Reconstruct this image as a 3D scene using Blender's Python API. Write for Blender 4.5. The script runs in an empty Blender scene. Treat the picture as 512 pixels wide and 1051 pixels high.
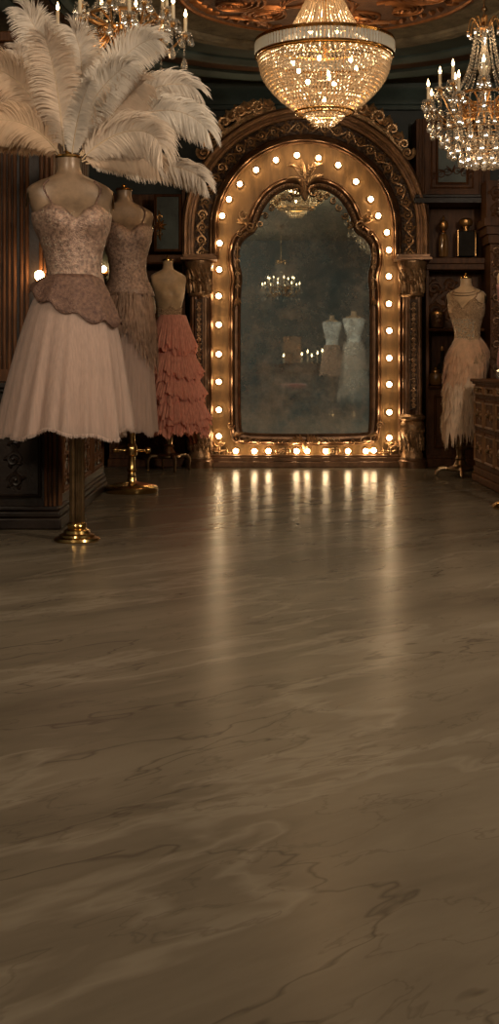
import bpy, math, random
from mathutils import Vector, Matrix
SC = bpy.context.scene
COL = SC.collection
PI = math.pi
rnd = random.Random(7)

# ------------------------------------------------------------------ camera
F = 1300.0            # focal length in pixels of the 512-wide frame
HZ, H = 375.0, 0.78   # horizon row, eye height
cam_d = bpy.data.cameras.new('camera')
cam = bpy.data.objects.new('camera', cam_d); COL.objects.link(cam)
cam.location = (0, 0, H); cam.rotation_euler = (PI/2, 0, 0)
cam_d.sensor_fit = 'HORIZONTAL'; cam_d.sensor_width = 36.0
cam_d.lens = 36.0*F/512.0
cam_d.shift_y = -(525.5-HZ)/512.0
cam_d.clip_start = 0.05; cam_d.clip_end = 100
SC.camera = cam

# ------------------------------------------------------------------ world and view
w = bpy.data.worlds.new('world'); SC.world = w; w.use_nodes = True
w.node_tree.nodes['Background'].inputs[0].default_value = (0.6, 0.7, 0.9, 1)
w.node_tree.nodes['Background'].inputs[1].default_value = 0.02
SC.view_settings.view_transform = 'Standard'; SC.view_settings.look = 'None'
SC.view_settings.exposure = 0.1; SC.view_settings.gamma = 1.0
SC.view_settings.use_curve_mapping = False
SC.cycles.use_denoising = True
SC.cycles.sample_clamp_indirect = 3.0
SC.cycles.max_bounces = 7; SC.cycles.transparent_max_bounces = 10
SC.cycles.caustics_reflective = False; SC.cycles.caustics_refractive = False

ROOM_L, ROOM_R, ROOM_B, ROOM_F, CEIL = -2.45, 2.45, -3.0, 10.05, 3.0

def lamp(name, loc, power, color, size=0.1, parent=None):
    d = bpy.data.lights.new(name, 'POINT'); d.energy = power; d.color = color; d.shadow_soft_size = size
    o = bpy.data.objects.new(name, d); COL.objects.link(o); o.location = loc
    if parent: o.parent = parent
    return o
WARM = (1.0, 0.62, 0.30)
SOFT = (1.0, 0.82, 0.62)
# strengths of the room's lamps and the added unseen fill chandeliers (each is placed in its own lamp's builder)
P_MAIN, P_CANDLE, P_FILL, P_SCONCE, E_BULB, E_FLAME = 11.0, 3.4, 165.0, 3.0, 38.0, 14.0

# ------------------------------------------------------------------ materials
def nd(nt, t, **kw):
    n = nt.nodes.new(t)
    for k, v in kw.items():
        if k.startswith('_'): setattr(n, k[1:], v)
        else: n.inputs[k.replace('__', ' ')].default_value = v
    return n
def pbr(name, col, rough=0.5, metal=0.0, var=0.25, scale=12.0, bump=0.0, bscale=60.0, col2=None, alpha=1.0, spec=0.5, sheen=0.0, stretch=None, carve=False, trans=0.0):
    m = bpy.data.materials.new(name); m.use_nodes = True; nt = m.node_tree
    b = nt.nodes['Principled BSDF']
    tc = nd(nt, 'ShaderNodeTexCoord'); mp = nd(nt, 'ShaderNodeMapping')
    if stretch: mp.inputs['Scale'].default_value = stretch
    nt.links.new(tc.outputs['Object'], mp.inputs['Vector'])
    n = nd(nt, 'ShaderNodeTexNoise', Scale=scale, Detail=5.0, Roughness=0.6)
    nt.links.new(mp.outputs[0], n.inputs['Vector'])
    r = nd(nt, 'ShaderNodeValToRGB')
    c2 = col2 or tuple(c*(1-var) for c in col); c1 = tuple(min(1, c*(1+var)) for c in col) if not col2 else col
    r.color_ramp.elements[0].color = (*c2, 1); r.color_ramp.elements[1].color = (*c1, 1)
    r.color_ramp.elements[0].position = 0.35; r.color_ramp.elements[1].position = 0.65
    nt.links.new(n.outputs[0], r.inputs[0]); nt.links.new(r.outputs[0], b.inputs['Base Color'])
    b.inputs['Roughness'].default_value = rough; b.inputs['Metallic'].default_value = metal
    b.inputs['Specular IOR Level'].default_value = spec; b.inputs['Alpha'].default_value = alpha
    if sheen: b.inputs['Sheen Weight'].default_value = sheen
    if bump:
        if carve:
            t = nd(nt, 'ShaderNodeTexVoronoi', Scale=bscale); t.feature = 'SMOOTH_F1'; o = t.outputs['Distance']
        else:
            t = nd(nt, 'ShaderNodeTexNoise', Scale=bscale, Detail=3.0); o = t.outputs[0]
        nt.links.new(mp.outputs[0], t.inputs['Vector'])
        bp = nd(nt, 'ShaderNodeBump', Strength=bump, Distance=0.02)
        nt.links.new(o, bp.inputs['Height']); nt.links.new(bp.outputs[0], b.inputs['Normal'])
    if trans:
        tl = nd(nt, 'ShaderNodeBsdfTranslucent'); nt.links.new(r.outputs[0], tl.inputs[0])
        mx = nd(nt, 'ShaderNodeMixShader'); mx.inputs[0].default_value = trans
        nt.links.new(b.outputs[0], mx.inputs[1]); nt.links.new(tl.outputs[0], mx.inputs[2])
        nt.links.new(mx.outputs[0], nt.nodes['Material Output'].inputs[0])
    return m
def emit(name, col, st):
    m = bpy.data.materials.new(name); m.use_nodes = True; nt = m.node_tree; nt.nodes.clear()
    e = nd(nt, 'ShaderNodeEmission'); e.inputs[0].default_value = (*col, 1); e.inputs[1].default_value = st
    o = nd(nt, 'ShaderNodeOutputMaterial'); nt.links.new(e.outputs[0], o.inputs[0]); return m
def crystal(name, tint=(1, .95, .88), tr=0.35):
    m = bpy.data.materials.new(name); m.use_nodes = True; nt = m.node_tree; nt.nodes.clear()
    g = nd(nt, 'ShaderNodeBsdfGlossy'); g.inputs[0].default_value = (1, .98, .95, 1); g.inputs['Roughness'].default_value = 0.12
    t = nd(nt, 'ShaderNodeBsdfTranslucent'); t.inputs[0].default_value = (*tint, 1)
    d = nd(nt, 'ShaderNodeBsdfDiffuse'); d.inputs[0].default_value = (*tint, 1)
    tp = nd(nt, 'ShaderNodeBsdfTransparent')
    a = nd(nt, 'ShaderNodeMixShader'); a.inputs[0].default_value = 0.5; nt.links.new(t.outputs[0], a.inputs[1]); nt.links.new(d.outputs[0], a.inputs[2])
    b = nd(nt, 'ShaderNodeMixShader'); b.inputs[0].default_value = 0.45; nt.links.new(a.outputs[0], b.inputs[1]); nt.links.new(g.outputs[0], b.inputs[2])
    c = nd(nt, 'ShaderNodeMixShader'); c.inputs[0].default_value = tr; nt.links.new(b.outputs[0], c.inputs[1]); nt.links.new(tp.outputs[0], c.inputs[2])
    o = nd(nt, 'ShaderNodeOutputMaterial'); nt.links.new(c.outputs[0], o.inputs[0]); return m
def marble():
    m = bpy.data.materials.new('brown_marble'); m.use_nodes = True; nt = m.node_tree; L = nt.links
    b = nt.nodes['Principled BSDF']
    tc = nd(nt, 'ShaderNodeTexCoord'); mp = nd(nt, 'ShaderNodeMapping')
    mp.vector_type = 'TEXTURE'; mp.inputs['Rotation'].default_value = (0, 0, math.radians(40)); mp.inputs['Scale'].default_value = (2.3, .72, 1)
    L.new(tc.outputs['Object'], mp.inputs[0])
    w1 = nd(nt, 'ShaderNodeTexNoise', Scale=1.6, Detail=4.0, Roughness=0.6); L.new(mp.outputs[0], w1.inputs['Vector'])
    mixv = nd(nt, 'ShaderNodeMixRGB'); mixv.blend_type = 'ADD'; mixv.inputs[0].default_value = 0.38
    L.new(mp.outputs[0], mixv.inputs[1]); L.new(w1.outputs['Color'], mixv.inputs[2])
    n1 = nd(nt, 'ShaderNodeTexNoise', Scale=2.2, Detail=9.0, Roughness=0.62); L.new(mixv.outputs[0], n1.inputs['Vector'])
    r1 = nd(nt, 'ShaderNodeValToRGB'); e = r1.color_ramp.elements
    e[0].position = .3; e[0].color = (.088, .070, .049, 1); e[1].position = .70; e[1].color = (.160, .131, .094, 1)
    L.new(n1.outputs[0], r1.inputs[0])
    # veins: a thin line where a warped noise crosses its middle
    def vein(scale, width, col, prev, fac):
        v = nd(nt, 'ShaderNodeTexNoise', Scale=scale, Detail=5.0, Roughness=0.55); L.new(mixv.outputs[0], v.inputs['Vector'])
        s = nd(nt, 'ShaderNodeMath'); s.operation = 'SUBTRACT'; s.inputs[1].default_value = 0.5; L.new(v.outputs[0], s.inputs[0])
        a = nd(nt, 'ShaderNodeMath'); a.operation = 'ABSOLUTE'; L.new(s.outputs[0], a.inputs[0])
        r = nd(nt, 'ShaderNodeMapRange'); r.inputs[1].default_value = 0; r.inputs[2].default_value = width
        r.inputs[3].default_value = fac; r.inputs[4].default_value = 0; L.new(a.outputs[0], r.inputs[0])
        mx = nd(nt, 'ShaderNodeMixRGB'); L.new(r.outputs[0], mx.inputs[0]); L.new(prev, mx.inputs[1]); mx.inputs[2].default_value = (*col, 1)
        return mx.outputs[0]
    c = vein(1.3, 0.006, (.050, .037, .026), r1.outputs[0], 0.6)
    c = vein(1.7, 0.030, (.21, .175, .13), c, 0.5)
    c = vein(4.3, 0.010, (.055, .042, .03), c, 0.35)
    L.new(c, b.inputs['Base Color'])
    b.inputs['Roughness'].default_value = 0.25
    b.inputs['Specular IOR Level'].default_value = 0.035
    bp = nd(nt, 'ShaderNodeBump', Strength=0.08, Distance=0.01); L.new(n1.outputs[0], bp.inputs['Height']); L.new(bp.outputs[0], b.inputs['Normal'])
    return m
def foxed_mirror():
    m = bpy.data.materials.new('foxed_mirror_glass'); m.use_nodes = True; nt = m.node_tree; L = nt.links; nt.nodes.clear()
    tc = nd(nt, 'ShaderNodeTexCoord')
    g = nd(nt, 'ShaderNodeBsdfGlossy'); g.inputs[0].default_value = (.62, .72, .72, 1); g.inputs['Roughness'].default_value = 0.012
    n0 = nd(nt, 'ShaderNodeTexNoise', Scale=3.2, Detail=8.0, Roughness=0.72); L.new(tc.outputs['Object'], n0.inputs['Vector'])
    rr = nd(nt, 'ShaderNodeValToRGB'); rr.color_ramp.elements[0].color = (.17, .23, .24, 1); rr.color_ramp.elements[1].color = (.48, .43, .35, 1)
    rr.color_ramp.elements[0].position = .4; rr.color_ramp.elements[1].position = .62
    L.new(n0.outputs[0], rr.inputs[0])
    d = nd(nt, 'ShaderNodeBsdfDiffuse'); L.new(rr.outputs[0], d.inputs[0])
    n = nd(nt, 'ShaderNodeTexNoise', Scale=5.0, Detail=9.0, Roughness=0.75); L.new(tc.outputs['Object'], n.inputs['Vector'])
    r = nd(nt, 'ShaderNodeValToRGB'); r.color_ramp.elements[0].position = .38; r.color_ramp.elements[1].position = .68
    r.color_ramp.elements[0].color = (.14, .14, .14, 1); r.color_ramp.elements[1].color = (.72, .72, .72, 1)
    L.new(n.outputs[0], r.inputs[0])
    # the silvering is more worn low down and towards the rim
    sp = nd(nt, 'ShaderNodeSeparateXYZ'); L.new(tc.outputs['Generated'], sp.inputs[0])
    mr = nd(nt, 'ShaderNodeMapRange'); mr.inputs[1].default_value = 0.0; mr.inputs[2].default_value = 0.42; mr.inputs[3].default_value = 0.38; mr.inputs[4].default_value = 0.0
    L.new(sp.outputs['Z'], mr.inputs[0])
    ad = nd(nt, 'ShaderNodeMath'); ad.operation = 'ADD'; ad.use_clamp = True; L.new(r.outputs[0], ad.inputs[0]); L.new(mr.outputs[0], ad.inputs[1])
    mx = nd(nt, 'ShaderNodeMixShader'); L.new(ad.outputs[0], mx.inputs[0]); L.new(g.outputs[0], mx.inputs[1]); L.new(d.outputs[0], mx.inputs[2])
    o = nd(nt, 'ShaderNodeOutputMaterial'); L.new(mx.outputs[0], o.inputs[0]); return m

M = {}
M['marble'] = marble()
M['plaster'] = pbr('aged_plaster', (.17, .14, .09), .85, var=.35, scale=9, bump=.5, bscale=30)
M['teal'] = pbr('dark_teal_paint', (.038, .058, .052), .6, var=.3, scale=5)
M['teal_wall'] = pbr('teal_wall_paint', (.016, .024, .023), .6, var=.3, scale=4)
M['walnut'] = pbr('dark_walnut', (.090, .036, .013), .5, 0, spec=.22, var=.4, scale=6, stretch=(6, 6, 1), bump=.15, bscale=40)
M['chest_wood'] = pbr('chest_walnut', (.130, .050, .018), .7, 0, spec=.06, var=.35, scale=7, stretch=(1, 6, 6), bump=.1, bscale=40)
M['chest_relief'] = pbr('chest_carving', (.30, .15, .06), .5, .2, var=.3, scale=20)
M['ebony'] = pbr('ebonised_wood', (.020, .012, .008), .42, 0, spec=.3, var=.35, scale=8, bump=.1)
M['bronze'] = pbr('bronzed_wood', (.19, .100, .050), .38, .55, var=.35, scale=14, bump=.12, bscale=50)
M['carved'] = pbr('carved_bronze', (.060, .032, .017), .5, .3, var=.45, scale=25, bump=.5, bscale=70, carve=True)
M['relief'] = pbr('gilt_relief', (.62, .385, .20), .34, .65, var=.4, scale=30, bump=.25, bscale=80)
M['gilt_dark'] = pbr('dark_gilding', (.34, .20, .10), .36, .6, var=.4, scale=30, bump=.25, bscale=60)
M['gold'] = pbr('old_gold', (.50, .27, .10), .30, .85, var=.3, scale=20, bump=.1)
M['board'] = pbr('gilded_board', (.21, .115, .045), .38, .55, var=.3, scale=5, stretch=(5, 5, 1), bump=.15, bscale=30)
M['brass'] = pbr('polished_brass', (.62, .40, .15), .18, 1.0, var=.15, scale=10)
M['dullbrass'] = pbr('aged_brass', (.26, .17, .09), .30, .95, var=.3, scale=14)
M['copper'] = pbr('copper_gilt', (.36, .155, .06), .36, .75, var=.35, scale=12, bump=.2)
M['copper_dark'] = pbr('copper_ground', (.10, .045, .022), .5, .4, var=.4, scale=15, bump=.3)
M['mirror'] = foxed_mirror()
M['bulb'] = emit('bulb_glow', (1.0, .72, .40), E_BULB)
M['flame'] = emit('flame_glow', (1.0, .66, .32), E_FLAME)
M['inner_bulb'] = emit('inner_bulb_glow', (1.0, .60, .26), 60.0)
M['candle'] = pbr('ivory_wax', (.72, .60, .42), .5, trans=.3)
M['crystal'] = crystal('crystal', (.50, .47, .42), .45)
M['crystal_warm'] = crystal('crystal_beads', (.62, .52, .40), .25)
M['baguette'] = crystal('crystal_baguettes', (.50, .56, .62), .28)
M['form'] = pbr('dress_form_linen', (.52, .34, .19), .5, 0, var=.25, scale=12, sheen=.2)
M['form_gloss'] = pbr('lacquered_form', (.22, .145, .09), .36, .1, var=.35, scale=9)
M['lace'] = pbr('blush_lace', (.50, .32, .23), .42, .15, col2=(.16, .095, .07), scale=60, bump=.35, bscale=240, carve=True, spec=.8)
M['lace_dark'] = pbr('dusky_lace', (.25, .14, .095), .5, .1, col2=(.10, .05, .04), scale=60, bump=.4, bscale=220, carve=True)
M['tulle'] = pbr('blush_tulle', (.72, .56, .48), .9, var=.12, scale=6, stretch=(14, 14, .6), sheen=.5, trans=.35)
M['tulle_out'] = pbr('blush_tulle_veil', (.76, .61, .53), .9, var=.10, scale=6, stretch=(20, 20, .5), sheen=.5, trans=.4, alpha=.45)
M['coral'] = pbr('coral_ruffle', (.95, .39, .28), .85, var=.22, scale=8, stretch=(14, 14, 1), sheen=.4, trans=.3)
M['pink'] = pbr('rose_satin', (.50, .24, .20), .6, var=.2, trans=.2)
M['sequin'] = pbr('sequinned_champagne', (.74, .49, .29), .32, .15, col2=(.50, .31, .18), scale=110, bump=1.0, bscale=150, carve=True)
M['champ_pale'] = pbr('pale_champagne_feather', (.82, .62, .44), .8, var=.12, scale=20, trans=.25)
M['champ'] = pbr('champagne_feather', (.78, .50, .31), .85, var=.12, scale=20, trans=.25, sheen=.4)
M['brownf'] = pbr('taupe_feather', (.42, .27, .19), .8, var=.3, scale=20, trans=.2)
M['ostrich'] = pbr('ivory_ostrich', (.74, .68, .60), .8, var=.10, scale=14, trans=.30, sheen=.5)
M['ostrich_tan'] = pbr('tan_ostrich', (.66, .50, .35), .8, var=.14, scale=14, trans=.30, sheen=.5)
M['quill'] = pbr('tan_quill', (.50, .36, .22), .5)
M['velvet_red'] = pbr('red_velvet', (.32, .03, .035), .8, sheen=.6)
M['white_cloth'] = pbr('white_blouse', (.70, .70, .66), .8, bump=.3, bscale=20)
M['amber'] = pbr('amber_glass', (.22, .11, .035), .12, .1, spec=.9)
M['smoke'] = pbr('smoked_glass', (.020, .016, .012), .7, 0, spec=.15)
M['panel_teal'] = pbr('painted_teal_panel', (.035, .048, .038), .5, var=.5, scale=7)
M['stone'] = pbr('rhinestone', (.9, .78, .62), .15, .5)

# ------------------------------------------------------------------ mesh builder (coordinates are the room's)
class MB:
    def __init__(s, mat=None): s.v = []; s.f = []; s.M = mat
    def add(s, vs, fs):
        b = len(s.v)
        if s.M is not None: vs = [tuple(s.M @ Vector(p)) for p in vs]
        s.v.extend(vs); s.f.extend([tuple(i+b for i in f) for f in fs])
    def box(s, x0, x1, y0, y1, z0, z1):
        s.add([(x, y, z) for x in (x0, x1) for y in (y0, y1) for z in (z0, z1)],
              [(0, 1, 3, 2), (4, 6, 7, 5), (0, 4, 5, 1), (2, 3, 7, 6), (0, 2, 6, 4), (1, 5, 7, 3)])
    def lathe(s, prof, c=(0, 0, 0), n=28, flute=0, fd=0.0, ell=1.0):
        vs = []; fs = []
        for r, z in prof:
            for i in range(n):
                a = 2*PI*i/n; rr = r*(1-fd*(0.5+0.5*math.cos(flute*a))) if flute else r
                vs.append((c[0]+rr*math.cos(a), c[1]+rr*math.sin(a)*ell, c[2]+z))
        m = len(prof)
        for j in range(m-1):
            for i in range(n):
                k = (i+1) % n
                fs.append((j*n+i, j*n+k, (j+1)*n+k, (j+1)*n+i))
        fs.append(tuple(range(n-1, -1, -1))); fs.append(tuple((m-1)*n+i for i in range(n)))
        s.add(vs, fs)
    def tube(s, pts, rad, n=6):
        pts = [Vector(p) for p in pts]; m = len(pts)
        if not hasattr(rad, '__len__'): rad = [rad]*m
        up = Vector((0, 0, 1)); vs = []; fs = []; prev = None
        for i, p in enumerate(pts):
            t = (pts[min(i+1, m-1)]-pts[max(i-1, 0)])
            if t.length < 1e-9: t = Vector((0, 0, 1))
            t.normalize()
            if prev is None:
                a = t.cross(Vector((0.13, 1, 0.21)))
                if a.length < 1e-4: a = t.cross(Vector((1, 0, 0)))
            else:
                a = prev - t*prev.dot(t)
                if a.length < 1e-6: a = t.cross(Vector((0.3, 1, 0.2)))
            a.normalize(); prev = a; b = t.cross(a)
            for k in range(n):
                g = 2*PI*k/n
                vs.append(tuple(p+(a*math.cos(g)+b*math.sin(g))*rad[i]))
        for j in range(m-1):
            for k in range(n):
                q = (k+1) % n
                fs.append((j*n+k, j*n+q, (j+1)*n+q, (j+1)*n+k))
        fs.append(tuple(range(n-1, -1, -1))); fs.append(tuple((m-1)*n+i for i in range(n)))
        s.add(vs, fs)
    def ball(s, c, r, seg=10, rings=6, sc=(1, 1, 1)):
        vs = [(c[0], c[1], c[2]-r*sc[2])]; fs = []
        for j in range(1, rings):
            ph = -PI/2+PI*j/rings
            for i in range(seg):
                a = 2*PI*i/seg
                vs.append((c[0]+r*sc[0]*math.cos(ph)*math.cos(a), c[1]+r*sc[1]*math.cos(ph)*math.sin(a), c[2]+r*sc[2]*math.sin(ph)))
        vs.append((c[0], c[1], c[2]+r*sc[2])); L = len(vs)-1
        for i in range(seg):
            k = (i+1) % seg
            fs.append((0, 1+k, 1+i)); fs.append((L, L-seg+i, L-seg+k))
            for j in range(rings-2):
                fs.append((1+j*seg+i, 1+j*seg+k, 1+(j+1)*seg+k, 1+(j+1)*seg+i))
        s.add(vs, fs)
    def oct(s, c, r, rz=None, n=4):
        rz = rz or r; x, y, z = c; o = rnd.random()
        vs = [(x, y, z+rz), (x, y, z-rz)]+[(x+r*math.cos(o+2*PI*i/n), y+r*math.sin(o+2*PI*i/n), z) for i in range(n)]
        fs = []
        for i in range(n):
            a, b = 2+i, 2+(i+1) % n
            fs += [(0, a, b), (1, b, a)]
        s.add(vs, fs)
    def sweep(s, path, prof, y0, closed=False):
        """profile (outward offset, depth towards the room) swept along a path of (x,z); outward is to the left of travel"""
        n = len(path); k = len(prof); vs = []; fs = []
        for i, (x, z) in enumerate(path):
            a = path[i-1] if (i > 0 or closed) else path[i]
            b = path[(i+1) % n] if (i < n-1 or closed) else path[i]
            d1 = Vector((x-a[0], z-a[1])); d2 = Vector((b[0]-x, b[1]-z))
            if d1.length < 1e-9: d1 = d2.copy()
            if d2.length < 1e-9: d2 = d1.copy()
            d1.normalize(); d2.normalize()
            n1 = Vector((-d1.y, d1.x)); n2 = Vector((-d2.y, d2.x)); nn = n1+n2
            if nn.length < 1e-6: nn = n1.copy()
            nn.normalize(); sc = 1.0/max(0.45, nn.dot(n1))
            for off, dep in prof:
                vs.append((x+nn.x*off*sc, y0-dep, z+nn.y*off*sc))
        for i in range(n if closed else n-1):
            j = (i+1) % n
            for q in range(k-1):
                fs.append((i*k+q, i*k+q+1, j*k+q+1, j*k+q))
        if not closed:
            fs.append(tuple(range(k))); fs.append(tuple((n-1)*k+q for q in range(k-1, -1, -1)))
        s.add(vs, fs)
    def scroll(s, x, z, y, R, turns=1.5, a0=0.0, sgn=1, th=None, n=5):
        th = th or R*0.16; N = int(12*turns)+4; pts = []; rad = []
        for i in range(N):
            t = i/(N-1); r = R*(1-0.86*t); a = a0+sgn*2*PI*turns*t
            pts.append((x+r*math.cos(a), y-R*0.12*t, z+r*math.sin(a))); rad.append(th*(1-0.5*t))
        s.tube(pts, rad, n); s.ball(pts[-1], th*1.0, 6, 4)
    def leaf(s, x, z, y, L, wd, ang, th=None):
        """a pointed, ridged leaf lying in the xz plane, base at (x,z)"""
        th = th or wd*0.5; ca, sa = math.cos(ang), math.sin(ang); vs = []; fs = []
        prof = [(0, .25), (.2, .8), (.45, 1), (.7, .7), (.88, .4), (1, .03)]
        for t, wv in prof:
            bend = 0.18*L*t*t
            for u, d in ((-1, 0), (-.5, .75), (0, 1), (.5, .75), (1, 0)):
                lx = t*L; lz = u*wv*wd*.5+bend
                vs.append((x+lx*ca-lz*sa, y-th*d*(0.4+0.6*math.sin(PI*min(1, t+.15))), z+lx*sa+lz*ca))
        for j in range(len(prof)-1):
            for q in range(4): fs.append((j*5+q, j*5+q+1, (j+1)*5+q+1, (j+1)*5+q))
        s.add(vs, fs)
    def ribbon(s, pts, nrm, wd):
        """a thin tapering strip; wd a number or list"""
        m = len(pts); vs = []; fs = []
        for i, p in enumerate(pts):
            t = pts[min(i+1, m-1)]-pts[max(i-1, 0)]
            sd = t.cross(nrm)
            if sd.length < 1e-9: sd = Vector((1, 0, 0))
            sd.normalize(); ww = wd[i] if hasattr(wd, '__len__') else wd*(1-0.75*i/(m-1))
            vs.append(tuple(p-sd*ww*.5)); vs.append(tuple(p+sd*ww*.5))
        for i in range(m-1): fs.append((2*i, 2*i+1, 2*i+3, 2*i+2))
        s.add(vs, fs)
    def grid(s, rows, close=True):
        m = len(rows); n = len(rows[0]); vs = [p for r in rows for p in r]; fs = []
        for j in range(m-1):
            for i in range(n if close else n-1):
                k = (i+1) % n
                fs.append((j*n+i, j*n+k, (j+1)*n+k, (j+1)*n+i))
        s.add(vs, fs)
    def build(s, name, mat, parent=None, smooth=True, bevel=0, label=None, solid=0):
        off = Vector((0, 0, 0)); p = parent
        while p is not None: off += p.location; p = p.parent
        me = bpy.data.meshes.new(name)
        me.from_pydata([(x-off.x, y-off.y, z-off.z) for x, y, z in s.v], [], s.f)
        if smooth:
            me.shade_smooth()
            if smooth != 'full':
                try: me.set_sharp_from_angle(angle=math.radians(38))
                except Exception: pass
        me.materials.append(M[mat] if isinstance(mat, str) else mat)
        o = bpy.data.objects.new(name, me); COL.objects.link(o)
        if parent is not None: o.parent = parent
        if bevel:
            b = o.modifiers.new('bevel', 'BEVEL'); b.width = bevel; b.segments = 2; b.limit_method = 'ANGLE'
        if solid:
            q = o.modifiers.new('solid', 'SOLIDIFY'); q.thickness = solid
        if label: o['label'] = label
        return o

def tag(o, label, cat, group=None, kind=None):
    o['label'] = label; o['category'] = cat
    if group: o['group'] = group
    if kind: o['kind'] = kind
    return o
def thing(name, label, cat, loc, group=None):
    o = bpy.data.objects.new(name, None); COL.objects.link(o); o.location = loc; o.empty_display_size = .1
    return tag(o, label, cat, group)
def struct(mb, name, mat, **kw):
    o = mb.build(name, mat, **kw); o['kind'] = 'structure'; return o
def copy_tree(o, parent=None):
    c = o.copy(); COL.objects.link(c)
    if parent is not None: c.parent = parent
    for ch in [x for x in o.children]: copy_tree(ch, c)
    return c
def PX(px, Z): return (px-256.0)/F*Z
def PZ(py, Z): return H+(HZ-py)/F*Z
def P(px, py, Z): return (PX(px, Z), Z, PZ(py, Z))
def bez(a, b, c, d, t):
    u = 1-t; return a*(u*u*u)+b*(3*u*u*t)+c*(3*u*t*t)+d*(t*t*t)
def rinceau(mb, path, hw, y, relief=1.0, leaves=True):
    """carved foliage scrolls that alternate along a path of (x,z) points, hw wide to either side"""
    pts = [Vector((a, b)) for a, b in path]; acc = [0]
    for i in range(1, len(pts)): acc.append(acc[-1]+(pts[i]-pts[i-1]).length)
    L = acc[-1]; n = max(1, int(round(L/(hw*1.75))))
    def at(d):
        d = max(0, min(L-1e-6, d)); i = 0
        while i < len(acc)-2 and acc[i+1] < d: i += 1
        t = (d-acc[i])/max(1e-9, acc[i+1]-acc[i]); p = pts[i].lerp(pts[i+1], t); tt = (pts[i+1]-pts[i]).normalized()
        return p, tt, Vector((-tt.y, tt.x))
    stem = []
    N = n*8
    for i in range(N+1):
        d = L*i/N; p, t, nn = at(d); o = hw*.5*math.sin(PI*d/L*n); q = p+nn*o
        stem.append((q.x, y-hw*.12*relief, q.y))
    mb.tube(stem, hw*.09, 5)
    for k in range(n):
        d = L*(k+.5)/n; s = 1 if k % 2 == 0 else -1
        p, t, nn = at(d); c = p-nn*(s*hw*.08)
        a0 = math.atan2((nn*s).y, (nn*s).x)
        mb.scroll(c.x, c.y, y-hw*.1*relief, hw*.66, 1.35, a0, -s, hw*.17)
        if leaves:
            for q, ln in ((.9, .7), (2.2, .62), (3.6, .75), (5.0, .6)):
                aa = a0+s*q+rnd.uniform(-.2, .2); bx = c.x+hw*.42*math.cos(aa); bz = c.y+hw*.42*math.sin(aa)
                mb.leaf(bx, bz, y, hw*ln*.8, hw*.46, aa-s*.7, hw*.34*relief)

# ------------------------------------------------------------------ the room
mb = MB(); mb.box(ROOM_L-.1, ROOM_R+.1, ROOM_B-.1, ROOM_F+.1, -.1, 0); struct(mb, 'floor', 'marble')
mb = MB(); mb.box(ROOM_L-.1, ROOM_R+.1, ROOM_B-.1, ROOM_F+.1, CEIL, CEIL+.1); struct(mb, 'ceiling', 'plaster')
mb = MB(); mb.box(ROOM_L-.1, ROOM_L, ROOM_B, ROOM_F, 0, CEIL); struct(mb, 'wall_left', 'teal_wall')
mb = MB(); mb.box(ROOM_R, ROOM_R+.1, ROOM_B, ROOM_F, 0, CEIL); struct(mb, 'wall_right', 'teal_wall')
mb = MB(); mb.box(ROOM_L, ROOM_R, ROOM_F, ROOM_F+.1, 0, CEIL); struct(mb, 'wall_back', 'teal_wall')
mb = MB(); mb.box(ROOM_L, ROOM_R, ROOM_B-.1, ROOM_B, 0, CEIL); struct(mb, 'wall_front', 'teal_wall')
# crown along the back wall
cr = [(0, 0), (0, .05), (.02, .06), (.03, .045), (.06, .06), (.09, .11), (.11, .13), (.13, .13), (.13, 0)]
mb = MB()
vs = []
for x in (ROOM_L, ROOM_R):
    for z, d in cr: vs.append((x, ROOM_F-d, 2.80+z*1.5))
k = len(cr); mb.add(vs, [(i, i+1, k+i+1, k+i) for i in range(k-1)])
struct(mb, 'trim_1', 'teal')
mb = MB(); mb.box(ROOM_L, ROOM_R, ROOM_F-.03, ROOM_F, 0, .13); mb.box(ROOM_L, ROOM_R, ROOM_F-.045, ROOM_F, 0, .03)
struct(mb, 'baseboard_back', 'ebony', bevel=.004)
# round ceiling mouldings around the medallion
CX, CY = PX(335, 7.5), 7.45
def ring(r0, r1, prof, name, mat, n=96):
    m = MB(); vs = []; fs = []; kk = len(prof)
    for i in range(n):
        a = 2*PI*i/n
        for t, d in prof:
            r = r0+(r1-r0)*t; vs.append((CX+r*math.cos(a)*.97, CY+r*math.sin(a)*1.08, CEIL-d))
    for i in range(n):
        j = (i+1) % n
        for q in range(kk-1): fs.append((i*kk+q, j*kk+q, j*kk+q+1, i*kk+q+1))
    m.add(vs, fs); return struct(m, name, mat)
ring(1.22, 1.34, [(0, 0), (0, .02), (.3, .035), (.5, .02), (.7, .03), (1, .03), (1, 0)], 'trim_2', 'plaster')
ring(1.34, 1.62, [(0, .0), (.02, .025), (.1, .012), (.9, .014), (1, .014), (1, 0)], 'trim_3', 'teal', 96)
ring(1.60, 1.72, [(0, 0), (0, .03), (.25, .055), (.5, .035), (.75, .05), (1, .03), (1, 0)], 'trim_4', 'teal')
ring(1.72, 1.98, [(0, 0), (.05, .008), (.95, .010), (1, 0)], 'trim_5', 'copper_dark')
ring(1.98, 2.10, [(0, 0), (0, .03), (.4, .06), (.6, .06), (1, .02), (1, 0)], 'trim_6', 'teal')

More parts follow.
